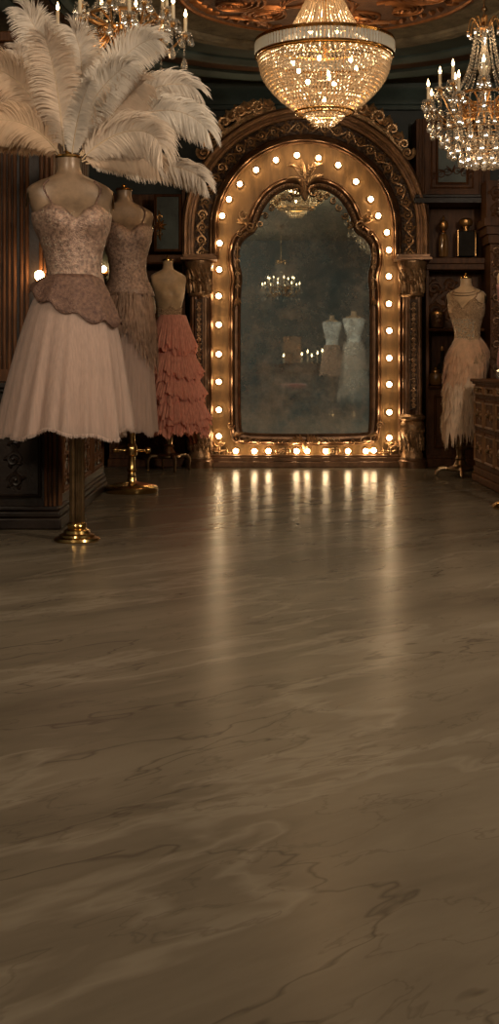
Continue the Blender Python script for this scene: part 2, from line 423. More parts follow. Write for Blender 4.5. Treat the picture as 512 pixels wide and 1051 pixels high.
# ceiling medallion, copper scrolls
med = thing('ceiling_medallion', 'round copper coloured carved medallion of swirling scrolls on the ceiling', 'ceiling medallion', (CX, CY, CEIL))
CM = Matrix(((1, 0, 0, CX), (0, 0, 1, CY), (0, 1, 0, CEIL), (0, 0, 0, 1)))   # x,z of a pattern become the ceiling plane, -y hangs down
mb = MB()
mb.lathe([(.90, 0), (.90, -.02), (.86, -.035), (.83, -.02), (.80, -.018), (.2, -.018), (.0, -.018)], (CX, CY, CEIL), 72)
mb.build('ground', 'copper_dark', med)
mb = MB()
mb.lathe([(.91, 0), (.915, -.02), (.90, -.04), (.875, -.045), (.86, -.03), (.85, -.01)], (CX, CY, CEIL), 72)
mb.build('rim', 'copper', med)
for k in range(12):
    a = 2*PI*k/12+.12; mb = MB(CM)
    x, z = .60*math.cos(a), .60*math.sin(a); s = 1 if k % 2 else -1
    for q in range(4):
        mb.scroll(x, z, -.022, .20-.042*q, 1.0-.1*q, a+PI+q*.15, s, .012)
    mb.scroll(x, z, -.03, .07, 1.3, a, -s, .014)
    for q in range(5):
        aa = a+s*(q-2)*.10; mb.leaf(.78*math.cos(aa), .78*math.sin(aa), -.02, .10, .05, aa+s*.6, .02)
    # long sweeping strands between the scrolls
    for q in range(5):
        r0 = .22+.03*q; pts = []
        for i in range(16):
            t = i/15; rr = r0+(.84-r0)*t; an = a+.26+s*(.5*math.sin(PI*t)*(.5+.12*q))
            pts.append((rr*math.cos(an), -.024, rr*math.sin(an)))
        mb.tube(pts, [.010*(1-.5*abs(2*i/15-1)) for i in range(16)], 5)
    mb.build('scroll', 'copper', med)

# ------------------------------------------------------------------ arched surround
YA = 9.80; SA = F/9.75
AX = PX(313.5, 9.75); AZ = PZ(236, 9.75); AR = 88.5/SA; ZSP = PZ(266, 9.75)
def arch_path(R, zlow, n=64, cx=AX, cz=AZ):
    p = [(cx-R, zlow)]          # travel clockwise so that outward is to the left
    for i in range(n+1):
        a = PI-PI*i/n; p.append((cx+R*math.cos(a), cz+R*math.sin(a)))
    p.append((cx+R, zlow)); return p
sur = thing('arched_surround', 'tall carved bronze arch on two ornate columns framing the lit mirror', 'arch', (AX, YA, 0))
mb = MB(); q = 1/SA
mb.sweep(arch_path(AR, ZSP), [(0, -.1), (0, .03), (1.5*q, .05), (3*q, .045), (4*q, .055), (6*q, .05), (7*q, .03), (9*q, .045), (10*q, .035), (11*q, .012), (11*q, -.2)], YA)
mb.build('inner_moulding', 'bronze', sur)
mb = MB(); mb.sweep(arch_path(AR+10.5*q, ZSP), [(0, -.2), (0, .012), (16*q, .012), (16*q, -.2)], YA)
band = mb.build('carved_band', 'carved', sur)
mb = MB(); ap = arch_path(AR+18.5*q, ZSP, 72); rinceau(mb, ap, 7.6*q, YA-.012); mb.build('foliage', 'relief', band)
mb = MB(); mb.sweep(arch_path(AR+25.5*q, ZSP, 72), [(0, -.24), (0, .03), (1*q, .055), (3*q, .06), (4*q, .045), (6*q, .05), (8*q, .085), (10*q, .09), (11*q, .075), (12.5*q, .07), (12.5*q, -.24)], YA)
mb.build('outer_moulding', 'bronze', sur)
# jambs beside the mirror
for s in (-1, 1):
    mb = MB(); x = AX+s*(99.5*q)
    mb.box(x-2.2*q, x+2.2*q, YA-.05, YA+.2, 0, ZSP+.02); mb.box(x-1.2*q+s*q, x+1.2*q+s*q, YA-.08, YA-.04, 0, ZSP)
    mb.build('jamb', 'walnut', sur, bevel=.004)
# columns
def vase(mb, c, z0, z1, r):
    h = z1-z0
    mb.lathe([(r*.95, 0), (r*.95, h*.10), (r*.85, h*.14), (r*.80, h*.20), (r*.95, h*.45), (r*1.08, h*.68), (r*1.02, h*.80), (r*.88, h*.84), (r*1.12, h*.90), (r*1.12, h*.95), (r*.9, h)], (c[0], c[1], z0), 32)
    for k in range(9):   # acanthus leaves that clasp the vase, front half
        a = -PI+PI*k/8; x = c[0]+r*.93*math.cos(a); y = c[1]+r*.93*math.sin(a)
        m2 = MB(Matrix.Translation((x, y, z0+h*.18)) @ Matrix.Rotation(a+PI/2, 4, 'Z'))
        m2.leaf(0, 0, 0, h*.40, r*.30, PI/2, .014); m2.leaf(0, h*.05, 0, h*.26, r*.2, PI/2+.6, .010); m2.leaf(0, h*.05, 0, h*.26, r*.2, PI/2-.6, .010); m2.scroll(0, h*.44, -.01, r*.14, 1.1, 0, 1 if k % 2 else -1, .006)
        m2.leaf(0, h*.50, 0, h*.14, r*.2, PI/2+.4, .01); m2.leaf(0, h*.50, 0, h*.14, r*.2, PI/2-.4, .01)
        mb.v_extra = None
        b = len(mb.v); mb.v.extend(m2.v); mb.f.extend([tuple(i+b for i in f) for f in m2.f])
def column(px):
    x = PX(px, 9.68); y = 9.68; r = .088
    root = MB(); root.lathe([(r*1.25, 0), (r*1.25, .05), (r*1.1, .06), (r*1.1, .075)], (x, y, 0), 32)
    z1 = PZ(425, 9.68); z2 = PZ(305, 9.68); z3 = PZ(268, 9.68)
    col = root.build('column', 'bronze', sur)
    m = MB(); vase(m, (x, y), .07, z1, r); m.build('vase_base', 'gilt_dark', col)
    m = MB(); m.lathe([(r*.86, 0), (r*.82, z2-z1)], (x, y, z1), 80, 14, .14); m.build('fluted_shaft', 'bronze', col)
    m = MB(); m.box(x-.028, x+.028, y-r*.90, y-r*.5, z1+.03, z2-.02); m.build('strip_ground', 'carved', col)
    m = MB(); rinceau(m, [(x, z1+.05), (x, z2-.04)], .022, y-r*.92); m.build('carved_strip', 'relief', col)
    m = MB(); hh = z3-z2
    m.lathe([(r*.86, 0), (r*1.0, .012), (r*.9, .03), (r*.95, hh*.5), (r*1.2, hh*.85), (r*1.3, hh*.92), (r*1.3, hh)], (x, y, z2), 32)
    for k in range(9):
        a = -PI+PI*k/8
        m2 = MB(Matrix.Translation((x+r*.95*math.cos(a), y+r*.95*math.sin(a), z2+.03)) @ Matrix.Rotation(a+PI/2, 4, 'Z'))
        m2.leaf(0, 0, 0, hh*.45, r*.30, PI/2, .016); m2.leaf(.0, hh*.38, -.005, hh*.40, r*.28, PI/2+.2, .016); m2.leaf(0, hh*.2, 0, hh*.3, r*.16, PI/2-.7, .01); m2.leaf(0, hh*.2, 0, hh*.3, r*.16, PI/2+.7, .01); m2.scroll(0, hh*.82, -.015, r*.15, 1.2, 0, 1 if k % 2 else -1, .006)
        b = len(m.v); m.v.extend(m2.v); m.f.extend([tuple(i+b for i in f) for f in m2.f])
    m.build('capital', 'gilt_dark', col)
    m = MB(); m.box(x-.135, x+.135, y-.14, YA+.24, z3, z3+.022); m.box(x-.12, x+.12, y-.12, YA+.24, z3+.022, z3+.045)
    m.box(x-.105, x+.105, y-.07, YA+.24, z3+.045, ZSP+.02); m.build('abacus', 'bronze', col, bevel=.004)
column(204.5); column(423)
# gilded crest scrolls that lie on the shoulders of the arch
for s, nm in ((-1, 'a'), (1, 'b')):
    mb = MB(); n = 9
    for i in range(n):
        t = i/(n-1); an = math.radians(90+s*-1*(18+34*t)) if False else math.radians(90-s*(17+32*t))
        R = 134*q+4*q*math.sin(PI*t); x = AX+R*math.cos(an); z = AZ+R*math.sin(an)
        rr = (5.5+3.0*math.sin(PI*min(1, t*1.1+.1)))*q
        mb.scroll(x, z, YA-.05, rr, 1.4, an+PI, s if i % 2 else -s, rr*.25)
        for w_ in (-.9, 0, .9): mb.leaf(x, z, YA-.04, rr*1.25, rr*.9, an+w_+s*.9, rr*.45)
    a1 = [(AX+(127+2*math.sin(j))*q*math.cos(math.radians(90-s*(14+38*j/20))), YA-.03, AZ+129*q*math.sin(math.radians(90-s*(14+38*j/20)))) for j in range(21)]
    mb.tube(a1, [5*q*(.5+.5*math.sin(PI*j/20)) for j in range(21)], 8)
    an = math.radians(90-s*53); mb.scroll(AX+131*q*math.cos(an), AZ+131*q*math.sin(an), YA-.06, 7*q, 1.5, an, -s, 2*q)
    mb.build('crest_scroll', 'relief', sur)

# ------------------------------------------------------------------ the lit mirror
YB = 9.80; SB = F/9.77; u = 1/SB
def B(px, py): return (PX(px, 9.77), PZ(py, 9.77))
mir = thing('vanity_mirror', 'tall arched vanity mirror with glowing bulbs around a foxed glass', 'mirror', (AX, YB, 0))
hw = 98*u; zt = PZ(262, 9.77)
pl = [(AX-hw, .045), (AX-hw, zt)]
for i in range(41):
    a = PI-PI*i/40; pl.append((AX+hw*math.cos(a), AZ+91*u*math.sin(a)))
pl += [(AX+hw, zt), (AX+hw, .045)]
mb = MB(); n = len(pl); mb.add([(x, YB-.03, z) for x, z in pl]+[(x, YB+.1, z) for x, z in pl], [tuple(range(n)), tuple(range(2*n-1, n-1, -1))]+[(i, (i+1) % n, n+(i+1) % n, n+i) for i in range(n)])
mb.build('backboard', 'board', mir, smooth=False)
mb = MB(); mb.sweep([(AX-hw+1.5*u, .06), (AX-hw+1.5*u, zt)], [(-1.5*u, 0), (-1.5*u, .05), (0, .06), (1.5*u, .05), (1.5*u, 0)], YB)
mb.sweep([(AX+hw-1.5*u, zt), (AX+hw-1.5*u, .06)], [(-1.5*u, 0), (-1.5*u, .05), (0, .06), (1.5*u, .05), (1.5*u, 0)], YB)
mb.build('edge_moulding', 'bronze', mir)
mb = MB(); mb.box(AX-100*u, AX+100*u, 9.655, YB+.1, 0, .045); mb.box(AX-99*u, AX+99*u, 9.69, YB+.1, .045, .075); mb.box(AX-98*u, AX+98*u, 9.71, YB+.1, .075, .092)
mb.build('plinth', 'bronze', mir, bevel=.005)
# glass outline and its carved frame
gl = [(250, 446)]
half = [(246.5, 441), (246, 400), (246, 300), (248.5, 285), (244, 268), (245.5, 252), (253, 243), (262, 238), (265, 226), (270, 214), (278, 203), (289, 195.5), (300, 193), (308, 197)]
pts = [(250, 446)]+half+[(313, 201)]+[(626-a, b) for a, b in reversed(half)]+[(376, 446)]
G = [B(a, b) for a, b in pts]
def smooth_poly(p, it=2):
    for _ in range(it):
        o = []
        for i in range(len(p)):
            a, b = p[i], p[(i+1) % len(p)]
            o += [(a[0]*.75+b[0]*.25, a[1]*.75+b[1]*.25), (a[0]*.25+b[0]*.75, a[1]*.25+b[1]*.75)]
        p = o
    return p
Gs = smooth_poly(G, 2)
cxg = sum(p[0] for p in Gs)/len(Gs)
mb = MB(); n = len(Gs); mb.add([(x, YB-.038, z) for x, z in Gs], [tuple(range(n))]); mb.build('glass', 'mirror', mir, smooth=False)
# frame: outward is left of travel when going up the left side and over (clockwise)
mb = MB()
mb.sweep(Gs, [(-1*u, .03), (-1*u, .055), (0, .065), (1.5*u, .06), (2*u, .045), (4*u, .05), (5*u, .05), (6*u, .07), (7.5*u, .08), (9*u, .07), (9.5*u, .05), (10.5*u, .055), (11.5*u, .045), (11.5*u, .02)], YB, closed=True)
fr = mb.build('inner_frame', 'bronze', mir)
# bead course and scrolls on that frame
mb = MB()
for i in range(0, len(Gs)):
    a, b = Vector(Gs[i]), Vector(Gs[(i+1) % n]); L = (b-a).length; d = (b-a).normalized() if L > 1e-6 else Vector((0, 1)); nn = Vector((-d.y, d.x))
    m_ = max(1, int(L/(3.0*u)))
    if b.y < PZ(250, 9.77) and a.y < PZ(250, 9.77): continue
    for j in range(m_):
        p = a+(b-a)*((j+.5)/m_)+nn*3.2*u; mb.ball((p.x, YB-.055, p.y), 1.5*u, 6, 4)
mb.build('bead_course', 'relief', fr)
mb = MB()
cx = AX
def sc(px, py, r, a0, s, turns=1.4, th=None): x, z = B(px, py); mb.scroll(x, z, YB-.075, r*u, turns, a0, s, (th or r*.2)*u)
def lf(px, py, L, wd, ang): x, z = B(px, py); mb.leaf(x, z, YB-.07, L*u, wd*u, ang, wd*u*.5)
for s in (-1, 1):
    X = lambda d: 313+s*d
    mb = MB(); sc(X(9), 197, 6, PI/2, s); sc(X(16), 203, 4.5, PI/2, s)
    for k, (a, b) in enumerate(((22, 199), (29, 204), (35, 211), (41, 219), (46, 228))): sc(X(a), b+3, 3.6, k, s)
    for k in range(5): lf(X(3+k*.8), 192-k*2, 9+k, 4, PI/2-s*(.3+.28*k))
    mb.build('arch_scroll', 'relief', fr)
    mb = MB(); sc(X(56), 233, 6, 0, s); sc(X(63), 222, 5, PI/2, -s); sc(X(67), 240, 4, 0, s)
    for k in range(5): lf(X(60), 233-k, 10, 4, PI/2-s*(-.2+.4*k))
    mb.build('shoulder_scroll', 'relief', fr)
    mb = MB()
    for k in range(7): sc(X(69.5), 256+6.5*k, 2.6, 0, s if k % 2 else -s)
    for k in range(4): lf(X(70), 304+k, 9, 3, -PI/2+s*(.3*k-.4))
    mb.tube([(B(X(69.5), yy)[0], YB-.068, B(313, yy)[1]) for yy in range(250, 313, 6)], .006, 6)
    mb.build('side_drop', 'relief', fr)
    mb = MB(); sc(X(76), 436, 3.8, 0, s); sc(X(70), 449, 5.5, PI/2, -s); sc(X(60), 452, 4, PI/2, s); sc(X(48), 453, 3.4, PI, s)
    lf(X(74), 446, 12, 5, PI if s > 0 else 0); lf(X(66), 452, 12, 4, PI if s > 0 else 0)
    mb.build('corner_scroll', 'relief', fr)
mb = MB(); lf(313, 206, 14, 7, PI/2); lf(313, 200, 16, 6, PI/2); sc(313, 181, 3, 0, 1); mb.build('top_palmette', 'relief', fr)
mb = MB(); lf(313, 462, 12, 6, PI/2)
for s in (-1, 1):
    for k in range(6): lf(313+s*(4+k*1.2), 455, 10-k*.4, 4, PI/2-s*(.25*k))
    for k in range(4): sc(313+s*(14+6*k), 452, 3, 0, s)
mb.build('bottom_shell', 'relief', fr)
mb = MB()
# crest above the glass
for s in (-1, 1):
    for k in range(4):
        x, z = B(313+s*(3+2.2*k), 178-2.5*k); mb.scroll(x, z, YB-.05, (4.2-.5*k)*u, 1.3, PI/2, -s, .9*u)
        mb.leaf(x, z, YB-.045, 9*u, 3.5*u, PI/2-s*(.2+.4*k), 2*u)
x, z = B(313, 184)
mb.leaf(x, z, YB-.045, 20*u, 5*u, PI/2, 3*u)
mb.build('crest', 'relief', mir)
for s in (-1, 1):   # corner carvings
    mb = MB()
    for (dx, dy, r) in ((88, 463, 5), (80, 465, 3.6), (93, 458, 3.4), (86, 455, 2.8)):
        x, z = B(313+s*dx, dy); mb.scroll(x, z, YB-.045, r*u, 1.4, 0, s, r*.2*u)
        for k in range(4): mb.leaf(x, z, YB-.04, r*1.6*u, r*.6*u, k*1.5, .6*r*u)
    mb.build('corner_carving', 'relief', mir)
for px in (290, 341):
    mb = MB()
    for k in range(3):
        x, z = B(px+5*(k-1), 463); mb.scroll(x, z, YB-.045, 3.2*u, 1.3, k, 1 if k % 2 else -1, .7*u)
        mb.leaf(x, z, YB-.04, 6*u, 2.6*u, k*2+.4, 1.2*u)
    mb.build('rail_carving', 'relief', mir)
BULBS = [(304.5, 160), (326.6, 162.7), (346.8, 170), (365, 187), (380, 205), (387.7, 222), (396.5, 239), (398.5, 257), (398.5, 284), (398.5, 312), (399, 339.6), (399, 367.5), (399, 394.5), (399, 423), (399, 449),
         (283, 165), (262.8, 175), (246, 189.6), (235, 205), (228, 222), (225.5, 250), (225, 277), (224.5, 304), (224.6, 333.4), (224.6, 363.5), (224.6, 391.8), (224.6, 420.5), (224.6, 447.5),
         (242, 462.7), (261, 462.7), (275.4, 462.7), (304, 462.7), (315, 462.7), (333.8, 462.7), (356.7, 462.7), (375, 462.7), (383, 462)]
b0 = None
for i, (px, py) in enumerate(BULBS):
    x, z = B(px, py)
    if b0 is None:
        x0, z0 = x, z
        mb = MB(Matrix.Translation((x, YB-.03, z)) @ Matrix.Rotation(PI/2, 4, 'X'))
        mb.lathe([(.028, 0), (.030, .004), (.030, .010), (.022, .014), (.018, .018)], (0, 0, 0), 20); b0 = mb.build('socket', 'gold', mir)
        mb = MB(); mb.ball((x, YB-.064, z), .0195, 14, 10, (1, 1.05, 1)); bb = mb.build('light_bulb', 'bulb', b0)
        mb = MB(); mb.ball((x, YB-.0845, z), .0062, 8, 5, (1, .6, 1)); mb.build('bulb_tip', 'smoke', b0)
    else:
        c = copy_tree(b0, mir); c.location = (x-x0, 0, z-z0)

# ------------------------------------------------------------------ crystal chandeliers
def strand(mb, a, b, n, r, sag=0.0, outward=0.0, rz=None):
    a, b = Vector(a), Vector(b)
    for i in range(n+1):
        t = i/n; p = a.lerp(b, t); p.z -= sag*math.sin(PI*t)
        if outward: p.x, p.y = p.x*(1+outward*math.sin(PI*t)), p.y*(1+outward*math.sin(PI*t))
        mb.oct(tuple(p), r, rz or r)
def drop(mb, p, s=1.0):
    x, y, z = p; mb.oct((x, y, z), .008*s, .009*s)
    vs = []; prof = [(.0, -.012), (.006, -.02), (.013, -.04), (.015, -.052), (.011, -.063), (0.002, -.068)]; n = 6; fs = []
    for r, h in prof:
        for i in range(n): a = 2*PI*i/n; vs.append((x+r*s*math.cos(a), y+r*s*math.sin(a), z+h*s))
    for j in range(len(prof)-1):
        for i in range(n): k = (i+1) % n; fs.append((j*n+i, j*n+k, (j+1)*n+k, (j+1)*n+i))
    mb.add(vs, fs)
def candle_chandelier(label, loc, R=.33, seed=1, power=P_CANDLE, bag=True, dz=0.0, group=None, tone=WARM):
    r_ = random.Random(seed)
    root = thing('crystal_chandelier', label, 'chandelier', loc, group)
    T = Matrix.Translation(loc)
    def mk(): return MB(T)
    top = CEIL-loc[2]
    m = mk(); m.tube([(0, 0, .47), (0, 0, top-.02)], .006, 8); m.lathe([(.02, top-.05), (.05, top-.02), (.06, top)], (0, 0, 0), 20)
    m.ball((0, 0, .52), .016, 10, 8); m.build('hanging_rod', 'dullbrass', root)
    m = mk()   # crown
    m.lathe([(.010, .40), (.035, .41), (.04, .42), (.025, .435), (.012, .45), (.018, .47), (.006, .49)], (0, 0, 0), 20)
    for k in range(8):
        a = 2*PI*k/8; c, s_ = math.cos(a), math.sin(a)
        pts = [(c*(.03+.05*math.sin(t*PI*.5)+.01*t), s_*(.03+.05*math.sin(t*PI*.5)+.01*t), .42+.05*math.sin(t*PI*1.15)) for t in [i/9 for i in range(10)]]
        m.tube(pts, [.005*(1-.4*i/9) for i in range(10)], 6); m.ball(pts[-1], .008, 6, 4)
    m.build('crown', 'gold', root)
    for k in range(8):
        m = mk(); a = 2*PI*k/8; drop(m, (.09*math.cos(a), .09*math.sin(a), .41), .7); m.build('crown_pendant', 'crystal', root)
    m = mk()   # glass baluster
    m.lathe([(.01, .40), (.02, .36), (.012, .32), (.03, .26), (.038, .20), (.016, .13), (.04, .10), (.05, .08), (.02, .05), (.012, -.02), (.03, -.05), (.012, -.08)], (0, 0, 0), 10)
    m.build('glass_baluster', 'crystal', root, smooth=False)
    for k in range(16):
        a = 2*PI*k/16; m = mk(); rr = .17
        strand(m, (.045*math.cos(a), .045*math.sin(a), .41), (rr*math.cos(a), rr*math.sin(a), .05), 20, .0078, .02, -.22, .010)
        m.build('bead_strand', 'crystal', root)
    m = mk()
    def torus(rad, z, th, n=32): m.tube([(rad*math.cos(2*PI*i/n), rad*math.sin(2*PI*i/n), z) for i in range(n+1)], th, 6)
    torus(.17, .04, .008); torus(.12, -.02, .006)
    for k in range(12):
        a = 2*PI*k/12
        m.tube([(.05*math.cos(a), .05*math.sin(a), -.02), (.11*math.cos(a), .11*math.sin(a), .01), (.17*math.cos(a), .17*math.sin(a), .04)], .006, 6)
    m.build('ring', 'gold', root)
    # candle arms in two tiers
    n_arm = 16; arms = []
    for k in range(n_arm):
        a = 2*PI*(k+.25)/n_arm+.1; hi = k % 2
        rr = R*(.72 if hi else 1.0)*(1+.03*r_.uniform(-1, 1)); zc = (.085 if hi else -.01)+dz
        c, s_ = math.cos(a), math.sin(a); m = mk(); pts = []
        for i in range(15):
            t = i/14; r0 = .06+(rr-.06)*t; z = -.01-.10*math.sin(PI*min(1, t*1.05))+(zc+.0)*t*t
            pts.append((r0*c, r0*s_, z))
        m.tube(pts, .0055, 6)
        cv = [(pts[4][0]+c*.02*math.cos(b)*.9, pts[4][1]+s_*.02*math.cos(b), pts[4][2]+.03+.02*math.sin(b)) for b in [i*.6 for i in range(9)]]
        m.tube(cv, .004, 5)
        m.lathe([(.004, zc-.02), (.014, zc-.01), (.012, zc), (.014, zc+.006), (.009, zc+.012)], (rr*c, rr*s_, 0), 12)
        arm = m.build('candle_arm', 'gold', root)
        m = mk(); m.lathe([(.008, zc-.004), (.030, zc+.004), (.036, zc+.012), (.033, zc+.013), (.01, zc+.004)], (rr*c, rr*s_, 0), 12, 6, .2); m.build('bobeche', 'crystal', arm)
        m = mk(); m.lathe([(.0085, zc+.006), (.0085, zc+.085), (.006, zc+.088)], (rr*c, rr*s_, 0), 12); m.build('candle', 'candle', arm)
        m = mk(); m.lathe([(.001, 0), (.006, .006), (.0085, .014), (.006, .024), (.002, .036), (.0005, .042)], (rr*c, rr*s_, zc+.088), 10); m.build('flame_bulb', 'flame', arm)
        m = mk()
        for j in range(6):
            b = 2*PI*j/6; drop(m, (rr*c+.032*math.cos(b), rr*s_+.032*math.sin(b), zc), .62 if j % 2 else .8)
        strand(m, (rr*c, rr*s_, zc-.02), (rr*c*.98, rr*s_*.98, zc-.08), 5, .0065); drop(m, (rr*c*.98, rr*s_*.98, zc-.09), 1.15)
        m.build('pendants', 'crystal', arm)
        arms.append((rr*c, rr*s_, zc))
    for k in range(n_arm):   # swags between arms
        m = mk(); a, b = arms[k], arms[(k+2) % n_arm]; strand(m, a, b, 15, .0055, .07); m.build('bead_swag', 'crystal', root)
    if bag:
        for k in range(20):
            a = 2*PI*k/20; m = mk(); c, s_ = math.cos(a), math.sin(a)
            strand(m, (.17*c, .17*s_, .03), (.09*c, .09*s_, -.27), 17, .0075, 0, .35, .009); m.build('bead_strand', 'crystal', root)
        for rr, z, cnt, sz in ((.28, -.10, 20, 1.0), (.235, -.16, 18, 1.15), (.19, -.215, 16, 1.25), (.13, -.255, 12, 1.35), (.07, -.27, 8, 1.35)):
            m = mk(); n = 40
            m.tube([(rr*math.cos(2*PI*i/n), rr*math.sin(2*PI*i/n), z) for i in range(n+1)], .003, 5)
            tier = m.build('pendant_hoop', 'gold', root)
            for k in range(cnt):
                a = 2*PI*k/cnt+rr*9; m = mk()
                strand(m, (rr*math.cos(a), rr*math.sin(a), z+.09), (rr*math.cos(a), rr*math.sin(a), z), 7, .0062)
                drop(m, (rr*math.cos(a), rr*math.sin(a), z-.004), sz); m.build('pendant', 'crystal', tier)
    if power:
        lamp('chandelier_light', (0, 0, .30), power*.35, tone, .10, root)
        lamp('chandelier_light', (0, 0, -.20), power*.65, tone, .12, root)
    return root
candle_chandelier('smaller crystal chandelier with candle lights hanging over the tallboy side beside the main one', P(497, 106, 7.0), seed=3)
candle_chandelier('brass candle chandelier partly hidden behind the white ostrich plume', P(126, 27, 6.05), R=.30, seed=5, bag=False, dz=-.02)

# main basket chandelier
ZM = 7.45; SM = F/ZM
mc = (PX(333, ZM), ZM, PZ(50, ZM))
main = thing('basket_chandelier', 'large bowl shaped crystal bead chandelier glowing gold in front of the arch', 'chandelier', mc)
T = Matrix.Translation(mc); q_ = 1/SM
def hoop(m, rad, z, th, n=72): m.tube([(rad*math.cos(2*PI*i/n), rad*math.sin(2*PI*i/n), z) for i in range(n+1)], th, 8)
RD = 70.5*q_
m = MB(T); hoop(m, RD, .042, .008); hoop(m, RD+.003, .032, .006); m.build('upper_rim', 'brass', main)
m = MB(T); hoop(m, RD, -.045, .008); hoop(m, RD-.012, -.055, .006); m.build('lower_rim', 'brass', main)
m = MB(T)
for i in range(110):
    a = 2*PI*i/110; c, s_ = math.cos(a), math.sin(a); hw_ = PI*RD/110*.86
    vs = []
    for zz in (-.038, .03):
        for uu, dd in ((-hw_, 0), (0, .008), (hw_, 0), (0, -.006)): vs.append(((RD+dd)*c-uu*s_, (RD+dd)*s_+uu*c, zz))
    m.add(vs, [(0, 1, 5, 4), (1, 2, 6, 5), (2, 3, 7, 6), (3, 0, 4, 7), (3, 2, 1, 0), (4, 5, 6, 7)])
o = m.build('baguette_band', 'baguette', main, smooth=False)
rows = []
zb = [(-.062, 67.5), (-.088, 66.5)]
prof = []
for i in range(15):
    t = i/14; ang = t*PI*.5
    r = 24+(66-24)*math.cos(ang*1.0)**.85 if i < 14 else 24
    z = -.095-(.30)*math.sin(ang)**1.05*1.0
    prof.append((r, z))
def bead_row(r, z, sz, name='bead_row'):
    n = max(8, int(2*PI*r/(sz*2.05))); m = MB(T)
    for i in range(n):
        a = 2*PI*i/n+z*30; m.oct((r*math.cos(a), r*math.sin(a), z), sz*1.05, sz*1.25, 5)
    m.build(name, 'crystal_warm', main, smooth=False)
bead_row(67.8*q_, -.068, .0085); bead_row(67*q_, -.086, .0085)
N = 14
for i in range(N):
    t = (i+.3)/N; z = -.10-.265*t; r = (66*(1-t**1.9*.52)-3*t)*q_
    bead_row(r, z, .0108)
m = MB(T); hoop(m, 30*q_, -.375, .007); hoop(m, 21*q_, -.385, .005); m.build('bottom_rim', 'brass', main)
for i in range(4): bead_row((20.5-3.4*i)*q_, -.392-.018*i, .0095)
m = MB(T)
for k in range(24):   # brass ribs that carry the bead rows
    a = 2*PI*k/24; m.tube([((66*(1-t**1.9*.52)-3*t-1.6)*q_*math.cos(a), (66*(1-t**1.9*.52)-3*t-1.6)*q_*math.sin(a), -.05-.315*t) for t in [i/10 for i in range(11)]], .0018, 4)
m.build('rib_cage', 'gold', main)
for k in range(46):
    a = 2*PI*k/46; m = MB(T); c, s_ = math.cos(a), math.sin(a); n = 24
    for i in range(n):
        t = i/(n-1); r = (44-26*t**.75)*q_; z = .05+(CEIL-.06-mc[2]-.05)*t
        m.oct((r*c, r*s_, z), .0105*(1-.35*t), .0125*(1-.2*t), 5)
    m.build('bead_strand', 'crystal_warm', main, smooth=False)
m = MB(T); hoop(m, 44.5*q_, .048, .006); hoop(m, 18*q_, CEIL-mc[2]-.05, .008)
for k in range(12):
    a = 2*PI*k/12; m.tube([(44*q_*math.cos(a), 44*q_*math.sin(a), .045), (RD*math.cos(a), RD*math.sin(a), .04)], .004, 5)
m.lathe([(18*q_, CEIL-mc[2]-.06), (20*q_, CEIL-mc[2]-.03), (16*q_, CEIL-mc[2])], (0, 0, 0), 32); m.tube([(0, 0, -.05), (0, 0, CEIL-mc[2])], .012, 10)
m.build('frame', 'brass', main)
for k, (rr, zz, an) in enumerate([(.20, -.10, a) for a in (.3, 1.4, 2.4, 3.5, 4.5, 5.5)]+[(.10, -.19, a) for a in (.9, 2.9, 4.9)]+[(0, -.30, 0), (.12, .08, 3.9), (.12, .08, 5.3), (.12, .08, 1.5)]):
    m = MB(T); m.ball((rr*math.cos(an), rr*math.sin(an), zz), .012, 12, 8, (1, 1, 1.3)); m.build('light_bulb', 'inner_bulb', main)
lamp('chandelier_light', (0, 0, -.13), P_MAIN, WARM, .10, main)
lamp('chandelier_light', (0, 0, .12), P_MAIN*.5, WARM, .06, main)

# ------------------------------------------------------------------ furniture
def panel(m, x0, x1, z0, z1, y, fw=.02, dep=.012):
    """raised frame moulding on a plane facing the camera at y"""
    m.sweep([(x0, z0), (x0, z1), (x1, z1), (x1, z0)], [(-fw, 0), (-fw, dep*.5), (-fw*.6, dep), (-fw*.2, dep*.6), (0, dep), (0, 0)], y, closed=True)

# low dark cabinet and tall press standing behind the big dress
ZC0, ZC1, XC, HC = 6.04, 7.95, -.915, .70
cab = thing('carved_base_cabinet', 'long ebonised low cabinet with carved panels behind the blush tulle dress', 'cabinet', (-1.6, 7, 0))
mb = MB(); mb.box(-2.40, XC, ZC0, ZC1, .10, HC-.05); mb.build('body', 'ebony', cab, bevel=.006)
mb = MB(); mb.box(-2.42, XC+.022, ZC0-.035, ZC1+.02, 0, .055); mb.box(-2.41, XC+.015, ZC0-.022, ZC1+.01, .055, .085); mb.box(-2.40, XC+.01, ZC0-.01, ZC1, .085, .11)
mb.build('plinth', 'ebony', cab, bevel=.008)
mb = MB(); mb.box(-2.42, XC+.016, ZC0-.03, ZC1+.02, HC-.03, HC); mb.box(-2.41, XC+.010, ZC0-.018, ZC1+.01, HC-.05, HC-.03); mb.build('top', 'ebony', cab, bevel=.006)
RX = Matrix(((0, -1, 0, XC), (1, 0, 0, 0), (0, 0, 1, 0), (0, 0, 0, 1)))   # pattern x -> room y, pattern -y -> room +x
side = MB(RX); ln = (ZC1-ZC0)
for k in range(3):
    a = ZC0+.10+k*(ln-.14)/3; b = a+(ln-.14)/3-.08
    panel(side, a, b, .16, HC-.09, 0, .022, .016)
side.build('side_panel_frames', 'walnut', cab)
for k in range(3):
    a = ZC0+.10+k*(ln-.14)/3; b = a+(ln-.14)/3-.08; m = MB(RX)
    for j in range(3):
        xx = a+(b-a)*(.2+.3*j); rinceau(m, [(xx, .19), (xx, HC-.12)], .055, 0, .6)
    m.build('side_carving', 'walnut', cab)
